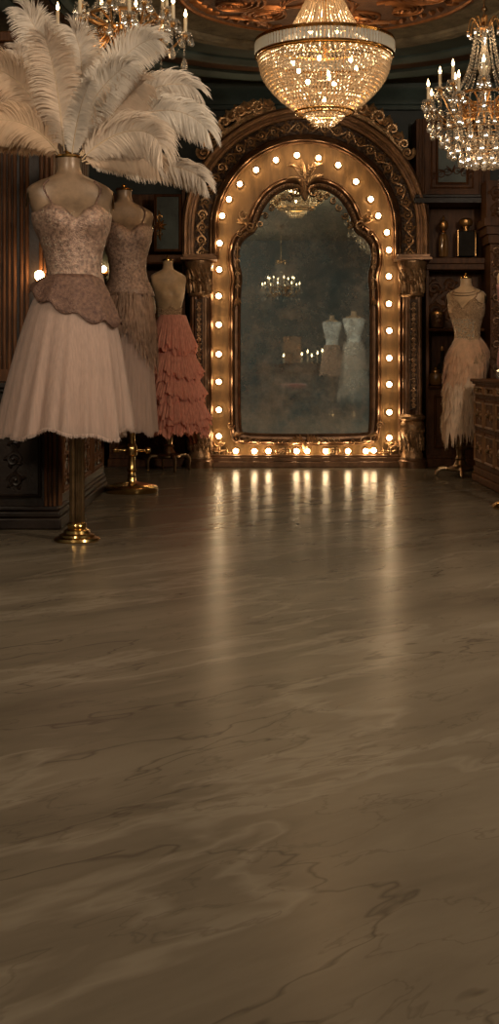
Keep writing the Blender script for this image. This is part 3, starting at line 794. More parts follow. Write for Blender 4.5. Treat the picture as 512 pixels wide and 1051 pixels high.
for xa, xb in ((-1.25, -.99), (-1.75, -1.32)):
    m = MB(); panel(m, xa, xb, .15, HC-.09, ZC0, .018, .014)
    rinceau(m, [((xa+xb)/2, .18), ((xa+xb)/2, HC-.12)], min(.055, (xb-xa)*.3), ZC0, .7)
    m.build('front_door', 'ebony', cab)
m = MB()
for k in range(3): m.tube([(XC-.015-.02*k, ZC0-.006, .11), (XC-.015-.02*k, ZC0-.006, HC-.05)], .008, 8)
m.tube([(XC+.004, ZC0+.03, .11), (XC+.004, ZC0+.03, HC-.05)], .014, 8); m.build('corner_pilaster', 'walnut', cab)

prs = thing('fluted_wardrobe', 'tall dark wardrobe with brown fluted uprights standing on the long low cabinet', 'wardrobe', (-1.7, 7, HC))
mb = MB(); mb.box(-2.40, -1.00, 6.45, 7.90, HC, 2.42); mb.build('body', 'ebony', prs, bevel=.006)
mb = MB(); mb.box(-2.44, -.96, 6.40, 7.94, 2.42, 2.47); mb.box(-2.42, -.98, 6.43, 7.92, 2.38, 2.42); mb.build('cornice', 'walnut', prs, bevel=.006)
for x0, cnt in ((-1.30, 5), (-1.16, 2), (-1.06, 3)):
    m = MB()
    for k in range(cnt):
        xx = x0+.026*k; m.tube([(xx, 6.447, HC+.06), (xx, 6.447, 2.34)], .011, 8)
    m.box(x0-.02, x0+.026*(cnt-1)+.02, 6.42, 6.46, HC, HC+.06); m.box(x0-.02, x0+.026*(cnt-1)+.02, 6.42, 6.46, 2.32, 2.38)
    m.build('fluted_upright', 'walnut', prs)
m = MB(RX @ Matrix.Translation((0, .10, 0)))
for k in range(14): m.tube([(6.52+.095*k, 0, HC+.06), (6.52+.095*k, 0, 2.36)], .018, 8)
m.build('side_fluting', 'walnut', prs)
# wall lamps that glow beside the dresses
def sconce(label, c, facing_y=True):
    r = thing('wall_lamp', label, 'wall lamp', c, 'small glowing wall lamps behind the dresses')
    T = Matrix.Translation(c)
    m = MB(T @ Matrix.Rotation(PI/2, 4, 'X')); m.lathe([(.03, 0), (.028, .008), (.012, .014), (.010, .05)], (0, 0, 0), 20); m.build('back_plate', 'gold', r)
    m = MB(T); m.lathe([(.008, -.03), (.02, -.022), (.022, -.012), (.012, -.006)], (0, -.05, 0), 16); m.tube([(0, -.045, 0), (0, -.05, -.02)], .008, 8); m.build('cup', 'gold', r)
    m = MB(T); m.ball((0, -.05, .018), .024, 14, 10); m.build('light_bulb', 'inner_bulb', r)
    return r
sconce('glowing bulb of a wall lamp beside the waist of the big tulle dress', P(42, 287, 6.44))
m1 = sconce('glowing bulb of a wall lamp showing between the two largest dresses', P(107, 279, 10.048))

# shelving on the back wall, both sides of the arch
def back_unit(label, x0, x1, zs, top, door_z, mirror=False):
    yf, yb = 9.78, ROOM_F-.005
    r = thing('display_cabinet', label, 'cabinet', ((x0+x1)/2, 9.9, 0))
    m = MB(); m.box(x0, x0+.025, yf, yb, 0, top); m.box(x1-.025, x1, yf, yb, 0, top); m.box(x0, x1, yb-.015, yb, 0, top); m.build('carcass', 'walnut', r, bevel=.003)
    m = MB(); m.box(x0-.01, x1+.01, yf-.03, yb, 0, .06); m.box(x0, x1, yf-.015, yb, .06, .09); m.build('plinth', 'walnut', r, bevel=.004)
    for z in zs:
        m = MB(); m.box(x0+.02, x1-.02, yf-.01, yb-.01, z-.022, z); m.sweep([(x0+.02, z-.012), (x1-.02, z-.012)], [(-.012, 0), (-.012, .012), (.0, .018), (.012, .012), (.012, 0)], yf-.008); m.build('shelf', 'walnut', r, bevel=.002)
    m = MB(); m.box(x0+.02, x1-.02, yf-.005, yf+.02, .09, door_z-.02); panel(m, x0+.06, x1-.06, .14, door_z-.07, yf-.005, .02, .014)
    d = m.build('door', 'walnut', r)
    m = MB(); rinceau(m, [((x0+x1)/2-.08, .17), ((x0+x1)/2-.08, door_z-.1)], .055, yf-.005, .7); rinceau(m, [((x0+x1)/2+.08, .17), ((x0+x1)/2+.08, door_z-.1)], .055, yf-.005, .7)
    m.build('carving', 'bronze', d)
    return r
ZBK = 9.78
def bz(py): return PZ(py, ZBK)
ru = back_unit('walnut shelving with jars and bottles behind the champagne feather gown', PX(437, ZBK), PX(503, ZBK), [bz(396), bz(337), bz(271)], bz(205), bz(396))
m = MB(); m.box(PX(436, ZBK), PX(504, ZBK), ZBK-.05, ZBK+.25, bz(271), bz(265)); m.box(PX(437, ZBK), PX(503, ZBK), ZBK-.03, ZBK+.25, bz(277), bz(271)); m.build('cornice', 'walnut', ru, bevel=.004)
m = MB(); rinceau(m, [(PX(447, 10), PZ(330, 10.02)), (PX(447, 10), PZ(285, 10.02))], .09, 10.025, .5); rinceau(m, [(PX(462, 10), PZ(330, 10.02)), (PX(462, 10), PZ(285, 10.02))], .07, 10.025, .5)
m.build('back_carving', 'walnut', ru)
lu = back_unit('dark walnut shelving with carved doors behind the coral ruffled dress', PX(112, ZBK), PX(190, ZBK), [bz(420), bz(337), bz(268)], bz(195), bz(420))
m = MB(); m.box(PX(111, ZBK), PX(191, ZBK), ZBK-.04, ZBK+.25, bz(270), bz(262)); m.build('cornice', 'walnut', lu, bevel=.004)
# upper cabinet with painted panels
def upper_cab(label, xa, xb, ya, yb_):
    yf = 9.74; x0, x1 = PX(xa, yf), PX(xb, yf); z0, z1 = PZ(yb_, yf), PZ(ya, yf)
    r = thing('wall_cabinet', label, 'cabinet', ((x0+x1)/2, 9.9, z0))
    m = MB(); m.box(x0, x1, yf, ROOM_F-.005, z0, z1); m.build('body', 'walnut', r, bevel=.004)
    m = MB(); m.box(x0-.02, x1+.02, yf-.035, ROOM_F-.005, z0-.045, z0); m.box(x0-.01, x1+.01, yf-.02, ROOM_F-.005, z0, z0+.025); m.build('bottom_moulding', 'ebony', r, bevel=.005)
    n = 1; xm0 = x0+.11
    m = MB(); m.box(x0+.10, x1-.12, yf-.008, yf+.01, z0+.06, z1-.02); d = m.build('door', 'walnut', r)
    m = MB(); m.box(x0+.15, x1-.17, yf-.012, yf, z0+.10, z1-.05); m.build('painted_panel', 'panel_teal', d)
    m = MB(); panel(m, x0+.15, x1-.17, z0+.10, z1-.05, yf-.008, .018, .014); panel(m, x0+.11, x1-.13, z0+.07, z1-.02, yf-.004, .012, .01)
    m.build('door_moulding', 'walnut', d)
    m = MB(); cxx = (x0+.15+x1-.17)/2
    for s in (-1, 1):
        for k in range(3): m.scroll(cxx+s*(.04+.05*k), z0+.20-.02*k, yf-.012, .035-.006*k, 1.3, 0, s, .005); m.leaf(cxx+s*.05*k, z0+.19, yf-.012, .07, .02, PI/2-s*(.5+.5*k), .008)
    m.build('painted_swag', 'copper_dark', d)
    for x in (x0+.03, x0+.055, x1-.03, x1-.055, x1-.08):
        m = MB(); m.tube([(x, yf-.002, z0+.03), (x, yf-.002, z1)], .009, 6); m.build('reed', 'walnut', r)
    return r
upper_cab('wall cabinet with a teal painted door under the smaller crystal chandelier', 427, 503, 122, 203)
m = MB()
x0, x1 = PX(150, 9.9), PX(188, 9.9)
lp = thing('wall_panel', 'teal panel with a gilt flower ornament above the coral ruffled dress', 'wall panel', ((x0+x1)/2, 10.0, PZ(262, 9.9)))
# sits on the wall above the shelving
m.box(PX(158, 9.74), PX(186, 9.74), 9.765, 9.79, PZ(258, 9.74), PZ(199, 9.74)); m.build('board', 'panel_teal', lp)
m = MB(); panel(m, PX(158, 9.74), PX(186, 9.74), PZ(258, 9.74), PZ(199, 9.74), 9.765, .02, .015); m.build('moulding', 'walnut', lp)
m = MB(); xx, zz = PX(163.5, 9.74), PZ(231, 9.74)
for k in range(8): m.leaf(xx, zz, 9.765, .055, .025, k*PI/4, .02)
for k in (-1, 1): m.scroll(xx, zz+.06*k, 9.76, .022, 1.3, 0, k, .006); m.leaf(xx, zz+.07*k, 9.765, .05, .02, k*PI/2, .015)
m.build('gilt_flower', 'gold', lp)
# pilaster in the corner beyond the gown
pil = thing('carved_pilaster', 'dark carved pilaster with a corbel top standing beside the shelving', 'pilaster', (1.80, 9.55, 0))
x0, x1 = PX(499, 9.5), PX(520, 9.5)
m = MB(); m.box(x0+.03, x1, 9.50, 9.74, 0, PZ(250, 9.5)); m.build('shaft', 'walnut', pil, bevel=.004)
m = MB(); rinceau(m, [((x0+x1)/2, .1), ((x0+x1)/2, PZ(252, 9.5))], .05, 9.50, .8); m.build('shaft_carving', 'bronze', pil)
m = MB(); m.box(x0-.03, x1, 9.40, 9.74, PZ(233, 9.5), PZ(225, 9.5)); m.box(x0-.01, x1, 9.43, 9.74, PZ(241, 9.5), PZ(233, 9.5)); m.box(x0+.01, x1, 9.46, 9.74, PZ(250, 9.5), PZ(241, 9.5))
m.box(x0, x1, 9.5, 9.74, PZ(225, 9.5), PZ(185, 9.5)); rinceau(m, [((x0+x1)/2, PZ(224, 9.5)), ((x0+x1)/2, PZ(190, 9.5))], .07, 9.5, .8)
m.build('corbel', 'walnut', pil, bevel=.004)

# chest of drawers along the right wall
XD, Y0, Y1, HD = 1.535, 6.6, 8.62, .69
dr = thing('chest_of_drawers', 'carved walnut chest of drawers along the wall in front of the feather gown', 'chest of drawers', (1.9, 7.6, 0))
RD_ = Matrix(((0, 1, 0, XD), (1, 0, 0, 0), (0, 0, 1, 0), (0, 0, 0, 1)))   # pattern x -> room y, pattern -y -> room -x
mb = MB(); mb.box(XD, 2.35, Y0, Y1, .10, HD-.03); mb.build('body', 'chest_wood', dr, bevel=.005)
mb = MB(); mb.box(XD-.03, 2.38, Y0-.03, Y1+.03, HD-.02, HD); mb.box(XD-.018, 2.37, Y0-.02, Y1+.018, HD-.035, HD-.02); mb.build('top', 'chest_wood', dr, bevel=.005)
mb = MB(); mb.box(XD-.02, 2.37, Y0-.02, Y1+.02, 0, .05); mb.box(XD-.01, 2.36, Y0-.01, Y1+.01, .05, .10); mb.build('plinth', 'chest_wood', dr, bevel=.008)
for (za, zb_) in ((.575, .655), (.36, .555), (.13, .34)):
    for k in range(5):
        a = Y1-.03-(k+1)*.37; b = a+.34
        m = MB(RD_); m.box(a, b, -.012, .005, za, zb_); d = m.build('drawer', 'chest_wood', dr, bevel=.003)
        m = MB(RD_); panel(m, a+.02, b-.02, za+.015, zb_-.015, -.012, .012, .012)
        for j in (-1, 1):
            rs = min(.036, (zb_-za)*.22); m.scroll((a+b)/2+j*rs*1.3, (za+zb_)/2, -.014, rs, 1.4, 0, j, rs*.2); m.leaf((a+b)/2+j*rs*2, (za+zb_)/2, -.012, rs*1.4, rs*.8, 0 if j > 0 else PI, .012)
        m.build('drawer_carving', 'chest_relief', d)
        m = MB(RD_); m.ball(((a+b)/2, -.03, (za+zb_)/2), .014, 10, 8); m.build('knob', 'dullbrass', d)

# ------------------------------------------------------------------ bottles and jars
def bottle(kind, label, px, py, Z, hgt, r, group='bottles and jars on the shelving', mat='amber', cap='gold'):
    x, y, z = P(px, py, Z)
    o = thing(kind, label, kind.split('_')[-1], (x, y, z), group)
    return o, x, y, z
o, x, y, z = bottle('perfume_bottle', 'slender gold perfume bottle with a domed stopper on the upper shelf', 455, 263.5, 9.90, .3, .05)
m = MB(); m.lathe([(.032, 0), (.036, .01), (.034, .15), (.028, .17), (.014, .18), (.014, .19)], (x, y, z), 20, 10, .15); m.build('body', 'amber', o)
m = MB(); m.lathe([(.02, .185), (.024, .19), (.012, .20), (.03, .215), (.040, .24), (.034, .27), (.014, .285), (.008, .295), (.012, .305), (.003, .325)], (x, y, z), 24); m.build('stopper', 'gold', o)
o, x, y, z = bottle('perfume_bottle', 'square smoked glass bottle with a mushroom gold stopper on the upper shelf', 478, 263.5, 9.88, .3, .05)
m = MB(); m.box(x-.068, x+.068, y-.04, y+.04, z, z+.20); m.build('body', 'smoke', o, bevel=.008)
for sx in (-1, 1):
    m = MB(); m.box(x+sx*.068-.006, x+sx*.068+.006, y-.045, y+.045, z, z+.205); m.build('gilt_edge', 'gold', o, bevel=.003)
m = MB(); m.lathe([(.022, .20), (.020, .235), (.045, .24), (.056, .26), (.052, .285), (.03, .30), (.0, .303)], (x, y, z), 24); m.build('stopper', 'gold', o)
o, x, y, z = bottle('lidded_jar', 'carved brown lidded jar on the middle shelf', 449, 336.5, 9.88, .15, .05, mat='bronze')
m = MB(); m.lathe([(.045, 0), (.052, .01), (.058, .06), (.058, .10), (.05, .105)], (x, y, z), 28); rinceau(m, [(x-.035, z+.055), (x+.035, z+.055)], .035, y-.056, .5); m.build('body', 'bronze', o)
m = MB(); m.lathe([(.06, .10), (.062, .112), (.058, .125), (.02, .13), (.012, .14), (.0, .145)], (x, y, z), 28); m.build('lid', 'gold', o)
o, x, y, z = bottle('glass_bottle', 'tall dark glass bottle with a thin neck on the lower shelf', 453.5, 395.3, 9.92, .3, .05)
m = MB(); m.lathe([(.036, 0), (.04, .01), (.04, .13), (.034, .16), (.014, .18), (.011, .27)], (x, y, z), 20); m.build('body', 'smoke', o)
m = MB(); m.lathe([(.014, .27), (.018, .28), (.014, .30), (.0, .305)], (x, y, z), 16); m.build('stopper', 'gold', o)
o, x, y, z = bottle('glass_jar', 'round amber glass jar in front of the dark bottle on the lower shelf', 447, 395.3, 9.83, .1, .05)
m = MB(); m.lathe([(.036, 0), (.052, .02), (.056, .06), (.048, .09), (.03, .10)], (x, y, z), 24); m.build('body', 'amber', o)
m = MB(); m.lathe([(.036, .10), (.036, .115), (.01, .125), (.008, .135)], (x, y, z), 24); m.build('lid', 'gold', o)
# small glass things on the chest
o = thing('perfume_bottle', 'faceted clear perfume bottle standing on the chest of drawers', 'bottle', (1.64, 8.25, HD+.001))
m = MB(); m.lathe([(.03, 0), (.035, .01), (.035, .05), (.012, .07), (.012, .08)], (1.64, 8.25, HD+.001), 8); m.build('body', 'crystal', o, smooth=False)
m = MB(); m.oct((1.64, 8.25, HD+.101), .018, .022, 8); m.build('stopper', 'crystal', o, smooth=False)

# ------------------------------------------------------------------ dress forms
# stations: distance below the neck top, half width, half depth, sideways shift
STN = [(0, .050, .050), (.035, .047, .047), (.07, .056, .055), (.092, .095, .062), (.112, .150, .068), (.135, .178, .072), (.165, .182, .078), (.20, .170, .088),
       (.26, .158, .108), (.31, .150, .112), (.36, .130, .102), (.43, .112, .088), (.50, .106, .082), (.55, .113, .086), (.62, .142, .104), (.70, .164, .118), (.76, .166, .118), (.80, .12, .09)]
class Form:
    def __init__(s, x, y, ztop, S=1.0, wid=1.0, turn=0.0, lean=0.0, stop=.80, bust=1.0):
        s.x, s.y, s.zt, s.S, s.w, s.turn, s.lean, s.stop, s.bust = x, y, ztop, S, wid, turn, lean, stop, bust
    def prof(s, d):
        for i in range(len(STN)-1):
            a, b = STN[i], STN[i+1]
            if d <= b[0]:
                t = max(0, (d-a[0])/(b[0]-a[0])); t2 = t*t*(3-2*t)*.5+t*.5
                return a[1]+(b[1]-a[1])*t2, a[2]+(b[2]-a[2])*t2
        return STN[-1][1], STN[-1][2]
    def pt(s, d, th, off=0.0):
        """d: distance below neck (unit form), th: 0 = front (towards -y), grows to the +x side"""
        rx, ry = s.prof(d); c, n = math.cos(th), math.sin(th)
        e = 1.0 if d < .08 or d > .4 else .85
        px = rx*math.copysign(abs(n)**e, n); py = -ry*math.copysign(abs(c)**e, c)
        for k in (-1, 1):
            g = math.exp(-((px-k*.072)/.05)**2-((d-.285)/.055)**2)
            if c > 0: py -= .046*g*s.bust*c**.5
        nr = Vector((px/max(rx, .01)**1.0, py/max(ry, .01), 0));
        if nr.length > 1e-6: nr.normalize()
        px += nr.x*off; py += nr.y*off
        px *= s.S*s.w; py *= s.S*s.w
        ct, sn = math.cos(s.turn), math.sin(s.turn)
        x = px*ct-py*sn; y = px*sn+py*ct
        return (s.x+x+s.lean*d, s.y+y, s.zt-d*s.S)
    def ring(s, d, off=0, n=56): return [s.pt(d, 2*PI*i/n, off) for i in range(n)]
    def build(s, parent, mat):
        m = MB(); D = [i*s.stop/46 for i in range(47)]
        rows = [s.ring(d) for d in D]; m.grid(rows)
        n = len(rows[0]); m.add([p for p in rows[-1]], [tuple(range(n))]); m.add([p for p in rows[0]], [tuple(range(n-1, -1, -1))])
        return m.build('torso', mat, parent, smooth='full')
def neck_cap(f, parent):
    x, y, z = f.pt(0, 0); x = f.x; y = f.y; m = MB(); k = f.S*f.w
    m.lathe([(.052*k, 0), (.054*k, .006), (.050*k, .014), (.02*k, .020), (.012*k, .026), (.016*k, .034), (.004, .042)], (x, y, z), 28); m.build('neck_cap', 'brass', parent)
def shoulder_caps(f, parent, mat='dullbrass'):
    for k in (-1, 1):
        p = Vector(f.pt(.178, k*PI/2)); m = MB(Matrix.Translation(p) @ Matrix.Rotation(f.turn, 4, 'Z') @ Matrix.Rotation(k*-.12, 4, 'Y'))
        m.ball((0, 0, 0), .040*f.S, 16, 8, (.12, .78, 1.15)); m.build('arm_cap', mat, parent)
def bodice(f, parent, mat, top, bot, off=.006, sweet=.03, back=None, n=72, bot_wave=0.0, name='bodice'):
    m = MB(); rows = []
    for j in range(17):
        t = j/16; row = []
        for i in range(n):
            th = 2*PI*i/n; c = math.cos(th); s_ = abs(math.sin(th))
            if c > 0:
                dt = top-sweet*math.exp(-((s_-.48)/.28)**2)+sweet*.9*math.exp(-(s_/.12)**2)
            else: dt = top+(back if back is not None else .03)
            db = bot+bot_wave*abs(math.sin(th*5))
            row.append(f.pt(dt+(db-dt)*t, th, off))
        rows.append(row)
    m.grid(rows); return m.build(name, mat, parent, smooth='full', solid=.003)
def straps(f, parent, mat, top, xs=(.45,), wd=.004):
    for sx in (-1, 1):
        for q in xs:
            pts = []
            for i in range(14):
                t = i/13; d = top+(.105-top)*t; pts.append(Vector(f.pt(d, sx*(q+.35*t*0+.25*t), .006)))
            for i in range(1, 8):
                t = i/7; pts.append(Vector(f.pt(.105+(top-.105)*t, sx*(PI*.5+.5+.5*t), .006)))
            m = MB(); m.tube(pts, wd, 6); m.build('strap', mat, parent)
def stars(f, parent, d0, d1, cnt, th0, th1, seed, size=.004, name='rhinestones'):
    r = random.Random(seed); m = MB()
    for _ in range(cnt):
        d = r.uniform(d0, d1); th = r.uniform(th0, th1); p = f.pt(d, th, .009); m.oct(p, size*r.uniform(.6, 1.3), size, 5)
    m.build(name, 'stone', parent, smooth=False)

def pleated(cx, cy, z0, z1, r0, r1, nf, amp, seed, dx=0.0, ell=1.0, n=240, rows=22, power=.75, hem=.01, rag=.0, drop_=0.0):
    """rows of a pleated skirt from waist z0 to hem z1"""
    r = random.Random(seed); ph = [r.uniform(0, 6.28) for _ in range(6)]; am = [r.uniform(.4, 1) for _ in range(6)]; fr_ = [nf, nf*1.6, nf*2.7, 3, 5, nf*4.3]
    hj = [r.gauss(0, 1) for _ in range(n)]; out = []
    for j in range(rows):
        t = j/(rows-1); rb = r0+(r1-r0)*t**power; row = []
        for i in range(n):
            a = 2*PI*i/n
            f = sum(am[k]*math.sin(round(fr_[k])*a+ph[k]+.5*math.sin(2*a))*(1 if k < 3 else .5) for k in range(6))/2.6
            rr = rb*(1+amp*t**1.3*f)
            z = z0+(z1-z0)*t+t*t*t*(hem*math.sin(4*a+ph[0])+hem*.6*math.sin(round(fr_[0])*a+ph[1]))+(rag*hj[i] if j == rows-1 else 0)
            row.append((cx+dx*t+rr*math.cos(a), cy+rr*ell*math.sin(a), z))
        out.append(row)
    return out

def fluted_stand(o, x, y, ztop):
    m = MB(); m.lathe([(.034, .06), (.033, ztop)], (x, y, 0), 64, 10, .22); m.build('pole', 'dullbrass', o)
    m = MB(); m.lathe([(.098, 0), (.102, .006), (.098, .016), (.080, .022), (.078, .030), (.060, .036), (.056, .048), (.040, .058), (.044, .070), (.040, .080), (.034, .085)], (x, y, 0), 48); m.build('base', 'brass', o)
def disc_stand(o, x, y, ztop, knob_z):
    m = MB(); m.lathe([(.158, 0), (.163, .008), (.162, .032), (.150, .045), (.10, .055), (.05, .060), (.03, .070), (.022, .10)], (x, y, 0), 56); m.build('base', 'brass', o)
    m = MB(); m.lathe([(.022, .08), (.026, .10), (.020, .12), (.030, .135), (.022, .15), (.020, knob_z-.04), (.034, knob_z-.03), (.038, knob_z), (.032, knob_z+.03), (.022, knob_z+.04), (.019, ztop)], (x, y, 0), 28); m.build('pole', 'brass', o)
    m = MB(); m.tube([(x-.09, y-.01, knob_z), (x+.09, y-.01, knob_z)], .010, 10); m.ball((x+.10, y-.01, knob_z), .020, 12, 8); m.ball((x-.10, y-.01, knob_z), .020, 12, 8); m.build('height_knob', 'brass', o)
def cabriole_stand(o, x, y, ztop, R, zf, n=5, rot=0.0, low=False):
    m = MB(); m.lathe([(R*.50, zf-.028), (R*.56, zf-.02), (R*.56, zf-.008), (R*.48, zf), (R*.3, zf+.01), (.045, zf+.02), (.032, zf+.045), (.040, zf+.06), (.028, zf+.075), (.030, zf+.12), (.038, zf+.13), (.030, zf+.14), (.020, zf+.16), (.018, ztop)], (x, y, 0), 40)
    m.build('pole', 'dullbrass', o)
    for k in range(n):
        a = rot+2*PI*k/n; c, s_ = math.cos(a), math.sin(a)
        pr = [(.40, -.018), (.62, -.010), (.80, -.012), (.93, -.030), (.98, -.055), (.95, -(zf-.025)), (.97, -(zf-.012)), (1.03, -(zf-.010))]
        m = MB(); pts = [(x+R*p*c, y+R*p*s_, zf+h) for p, h in pr]
        m.tube(pts, [.016, .016, .015, .014, .012, .009, .010, .008], 8); m.ball((pts[-2][0], pts[-2][1], .011), .011, 8, 6)
        m.build('leg', 'dullbrass', o)

# dress form 1, with the big tulle dress
Z1 = 5.63; x1 = PX(79, Z1); zt1 = PZ(163, Z1)
f1 = Form(PX(70, Z1), Z1, zt1, S=1.0, wid=1.06, turn=.28, lean=.055)
d1 = thing('dress_form', 'tallest gloss dress form on a fluted brass column, wearing the blush tulle dress', 'dress form', (x1, Z1, 0), 'dress forms in the dressing room')
fluted_stand(d1, x1, Z1, zt1-.75); f1.build(d1, 'form_gloss'); neck_cap(f1, d1); shoulder_caps(f1, d1)
g1 = thing('tulle_dress', 'full blush tulle dress with a glittering lace bodice on the tallest form', 'dress', (x1, Z1, PZ(440, Z1)), 'gowns on the dress forms')
bodice(f1, g1, 'lace', .25, .60, .007, .035, .02); straps(f1, g1, 'lace_dark', .23)
stars(f1, g1, .24, .55, 500, -1.3, 1.3, 4, .0028)
m = MB(); zw = PZ(290, Z1); rows = []
wx = x1-.018
for j in range(9):      # scalloped lace peplum
    t = j/8; row = []
    for i in range(120):
        a = 2*PI*i/120; r = .114+(.090+.012*math.cos(a))*t**.8; zz = zw+.03-.12*t-(.03*abs(math.sin(a*5+.6)))*t-.085*t*math.cos(a+.4)
        row.append((wx+r*math.cos(a), Z1+r*.9*math.sin(a), zz))
    rows.append(row)
m.grid(rows); pep = m.build('lace_peplum', 'lace_dark', g1, smooth='full', solid=.003)
zh = PZ(443, Z1)
for k, (mt, rr, amp, nf, hm, sd) in enumerate((('tulle', .272, .115, 9, .018, 13), ('tulle', .286, .115, 9, .018, 13), ('tulle_out', .300, .115, 9, .018, 13))):
    m = MB(); m.grid(pleated(wx, Z1, zw+.01, zh+.012*(2-k)-.01, .098+.004*k, rr, nf, amp, sd, dx=-.040, ell=.92, hem=hm, rag=.003, power=.54))
    m.build('skirt' if k == 0 else 'tulle_layer', mt, g1, smooth='full')
m = MB(); rr_ = random.Random(5)
for row in (pleated(wx, Z1, zw+.01, zh-.004, .11, .300, 9, .115, 13, dx=-.040, ell=.92, hem=.018, n=700, rows=4, power=.54),):
    for p in row[-1]:     # frayed hem
        p = Vector(p); d = Vector((rr_.gauss(0, .004), rr_.gauss(0, .004), -rr_.uniform(.003, .013))); m.ribbon([p+Vector((0, 0, .008)), p+d], Vector((p.x-wx, p.y-Z1, 0)), [.003, .001])
m.build('frayed_hem', 'tulle', g1)

# dress form 2, on the disc stand
Z2 = 7.8; x2 = PX(135, Z2); zt2 = PZ(196, Z2)
f2 = Form(PX(127, Z2), Z2, zt2, S=.98, wid=1.0, turn=.30, lean=.05)
d2 = thing('dress_form', 'dress form on a wide polished brass disc stand, just behind the tallest one', 'dress form', (x2, Z2, 0), 'dress forms in the dressing room')
disc_stand(d2, x2, Z2, zt2-.72, PZ(462, Z2)); f2.build(d2, 'form_gloss'); neck_cap(f2, d2); shoulder_caps(f2, d2)
g2 = thing('tulle_dress', 'lace and tulle dress with a taupe feather hip flounce, behind the big tulle dress', 'dress', (x2, Z2, PZ(440, Z2)), 'gowns on the dress forms')
bodice(f2, g2, 'lace', .24, .66, .007, .03, .02); straps(f2, g2, 'lace_dark', .22); stars(f2, g2, .22, .5, 260, -1.2, 1.2, 8, .003)
m = MB(); zw2 = PZ(303, Z2); wx2 = PX(134, Z2)
for k, (mt, rr, sd) in enumerate((('tulle', .150, 21), ('tulle', .160, 21), ('tulle_out', .168, 21))):
    m = MB(); m.grid(pleated(wx2, Z2-.02, zw2+.06, PZ(444, Z2)+.01*(2-k), .085, rr, 9, .07, sd, ell=.95, hem=.014, rag=.004, power=.6))
    m.build('skirt' if k == 0 else 'tulle_layer', mt, g2, smooth='full')
m = MB(); rr_ = random.Random(9)
for i in range(1500):
    a = rr_.uniform(0, 2*PI); z = zw2+.02-rr_.uniform(0, .12)-.12*max(0, math.cos(a))*rr_.random(); L = rr_.uniform(.18, .34)*(.55+.6*max(0, math.cos(a)))
    r0 = .128; pts = []
    for j in range(5):
        t = j/4; rr = r0+.042*t**.8+.008*rr_.random(); aa = a+.05*t*rr_.uniform(-1, 1); pts.append(Vector((wx2+rr*math.cos(aa), Z2-.02+rr*math.sin(aa), z-L*t)))
    m.ribbon(pts, Vector((math.cos(a)+rr_.uniform(-.5, .5), math.sin(a), 0)), .008)
m.build('feather_flounce', 'brownf', g2)

# dress form 3, coral ruffles
Z3 = 9.35; x3 = PX(173, Z3); zt3 = PZ(268, Z3)
f3 = Form(PX(172, Z3), Z3, zt3, S=.86, wid=.88, turn=.25, lean=.03)
d3 = thing('dress_form', 'bare shouldered dress form on a footed brass stand beside the arch, above the coral skirt', 'dress form', (x3, Z3, 0), 'dress forms in the dressing room')
cabriole_stand(d3, x3, Z3, zt3-.6, .165, PZ(466, Z3), 4, .35); f3.build(d3, 'form'); neck_cap(f3, d3); shoulder_caps(f3, d3)
g3 = thing('ruffled_skirt', 'coral pink skirt of five tiered ruffles with a beaded waistband', 'skirt', (x3, Z3, PZ(440, Z3)), 'gowns on the dress forms')
m = MB(); wx3 = PX(177, Z3); zw3 = PZ(327, Z3)
wb = MB()
for j in range(3):
    for i in range(60):
        p = f3.pt(.475+.018*j, 2*PI*i/60, .008); wb.oct(p, .006, .007, 5)
wb.build('beaded_waistband', 'stone', g3, smooth=False)
bodice(f3, g3, 'sequin', .40, .53, .006, -.02, 0, name='corselet')
tiers = [(325, 361, .10, .170), (347, 387, .09, .197), (369, 409, .10, .212), (391, 433, .12, .234), (411, 443, .13, .208)]
for k, (ya, yb2, ra, rb) in enumerate(tiers):
    m = MB(); cx3 = wx3+.012*k*.9
    for l_ in range(2):
        m.grid(pleated(cx3, Z3-.02, PZ(ya, Z3)+.01, PZ(yb2, Z3)+.02*l_-.01, ra, rb+(.012 if l_ else 0), 14+4*l_, .13, 40+k*3+l_, ell=.74, n=320, rows=10, power=.95, hem=.024, rag=.006))
    m.build('ruffle', 'coral', g3, smooth='full')
# dress form 4, champagne gown
Z4 = 8.94; x4 = PX(472.5, Z4); zt4 = PZ(286, Z4)
f4 = Form(PX(478, Z4), Z4, zt4, S=.80, wid=.98, turn=-.45, lean=.02)
d4 = thing('dress_form', 'dress form in a champagne gown on a footed brass stand by the shelving', 'dress form', (x4, Z4, 0), 'dress forms in the dressing room')
cabriole_stand(d4, x4, Z4, zt4-.5, .175, PZ(479, Z4), 4, -PI/2-.1); f4.build(d4, 'form'); neck_cap(f4, d4); shoulder_caps(f4, d4)
m = MB()
for dd in (.082, .105):
    m.tube([f4.pt(dd+.05*max(0, math.cos(2*PI*i/40))**2, 2*PI*i/40, .005) for i in range(41)], .0022, 6)
m.build('necklace', 'dullbrass', d4)
g4 = thing('feather_gown', 'long champagne gown with a sequinned bodice and layered feather skirt', 'dress', (x4, Z4, PZ(455, Z4)), 'gowns on the dress forms')
bodice(f4, g4, 'sequin', .23, .76, .006, .05, .02); straps(f4, g4, 'sequin', .20, (.45,), .006); stars(f4, g4, .36, .66, 380, -.75, .75, 14, .0045)
prof4 = [(345, 465, 494), (353, 461, 498), (363, 458.5, 500), (375, 457.5, 500), (388, 456.5, 496), (405, 456, 491), (422, 455, 489), (440, 454.5, 488), (452, 457, 486)]
def p4(py):
    for i in range(len(prof4)-1):
        a, b = prof4[i], prof4[i+1]
        if py <= b[0]:
            t = (py-a[0])/(b[0]-a[0]); return a[1]+(b[1]-a[1])*t, a[2]+(b[2]-a[2])*t
    return prof4[-1][1:]
m = MB(); rows = []
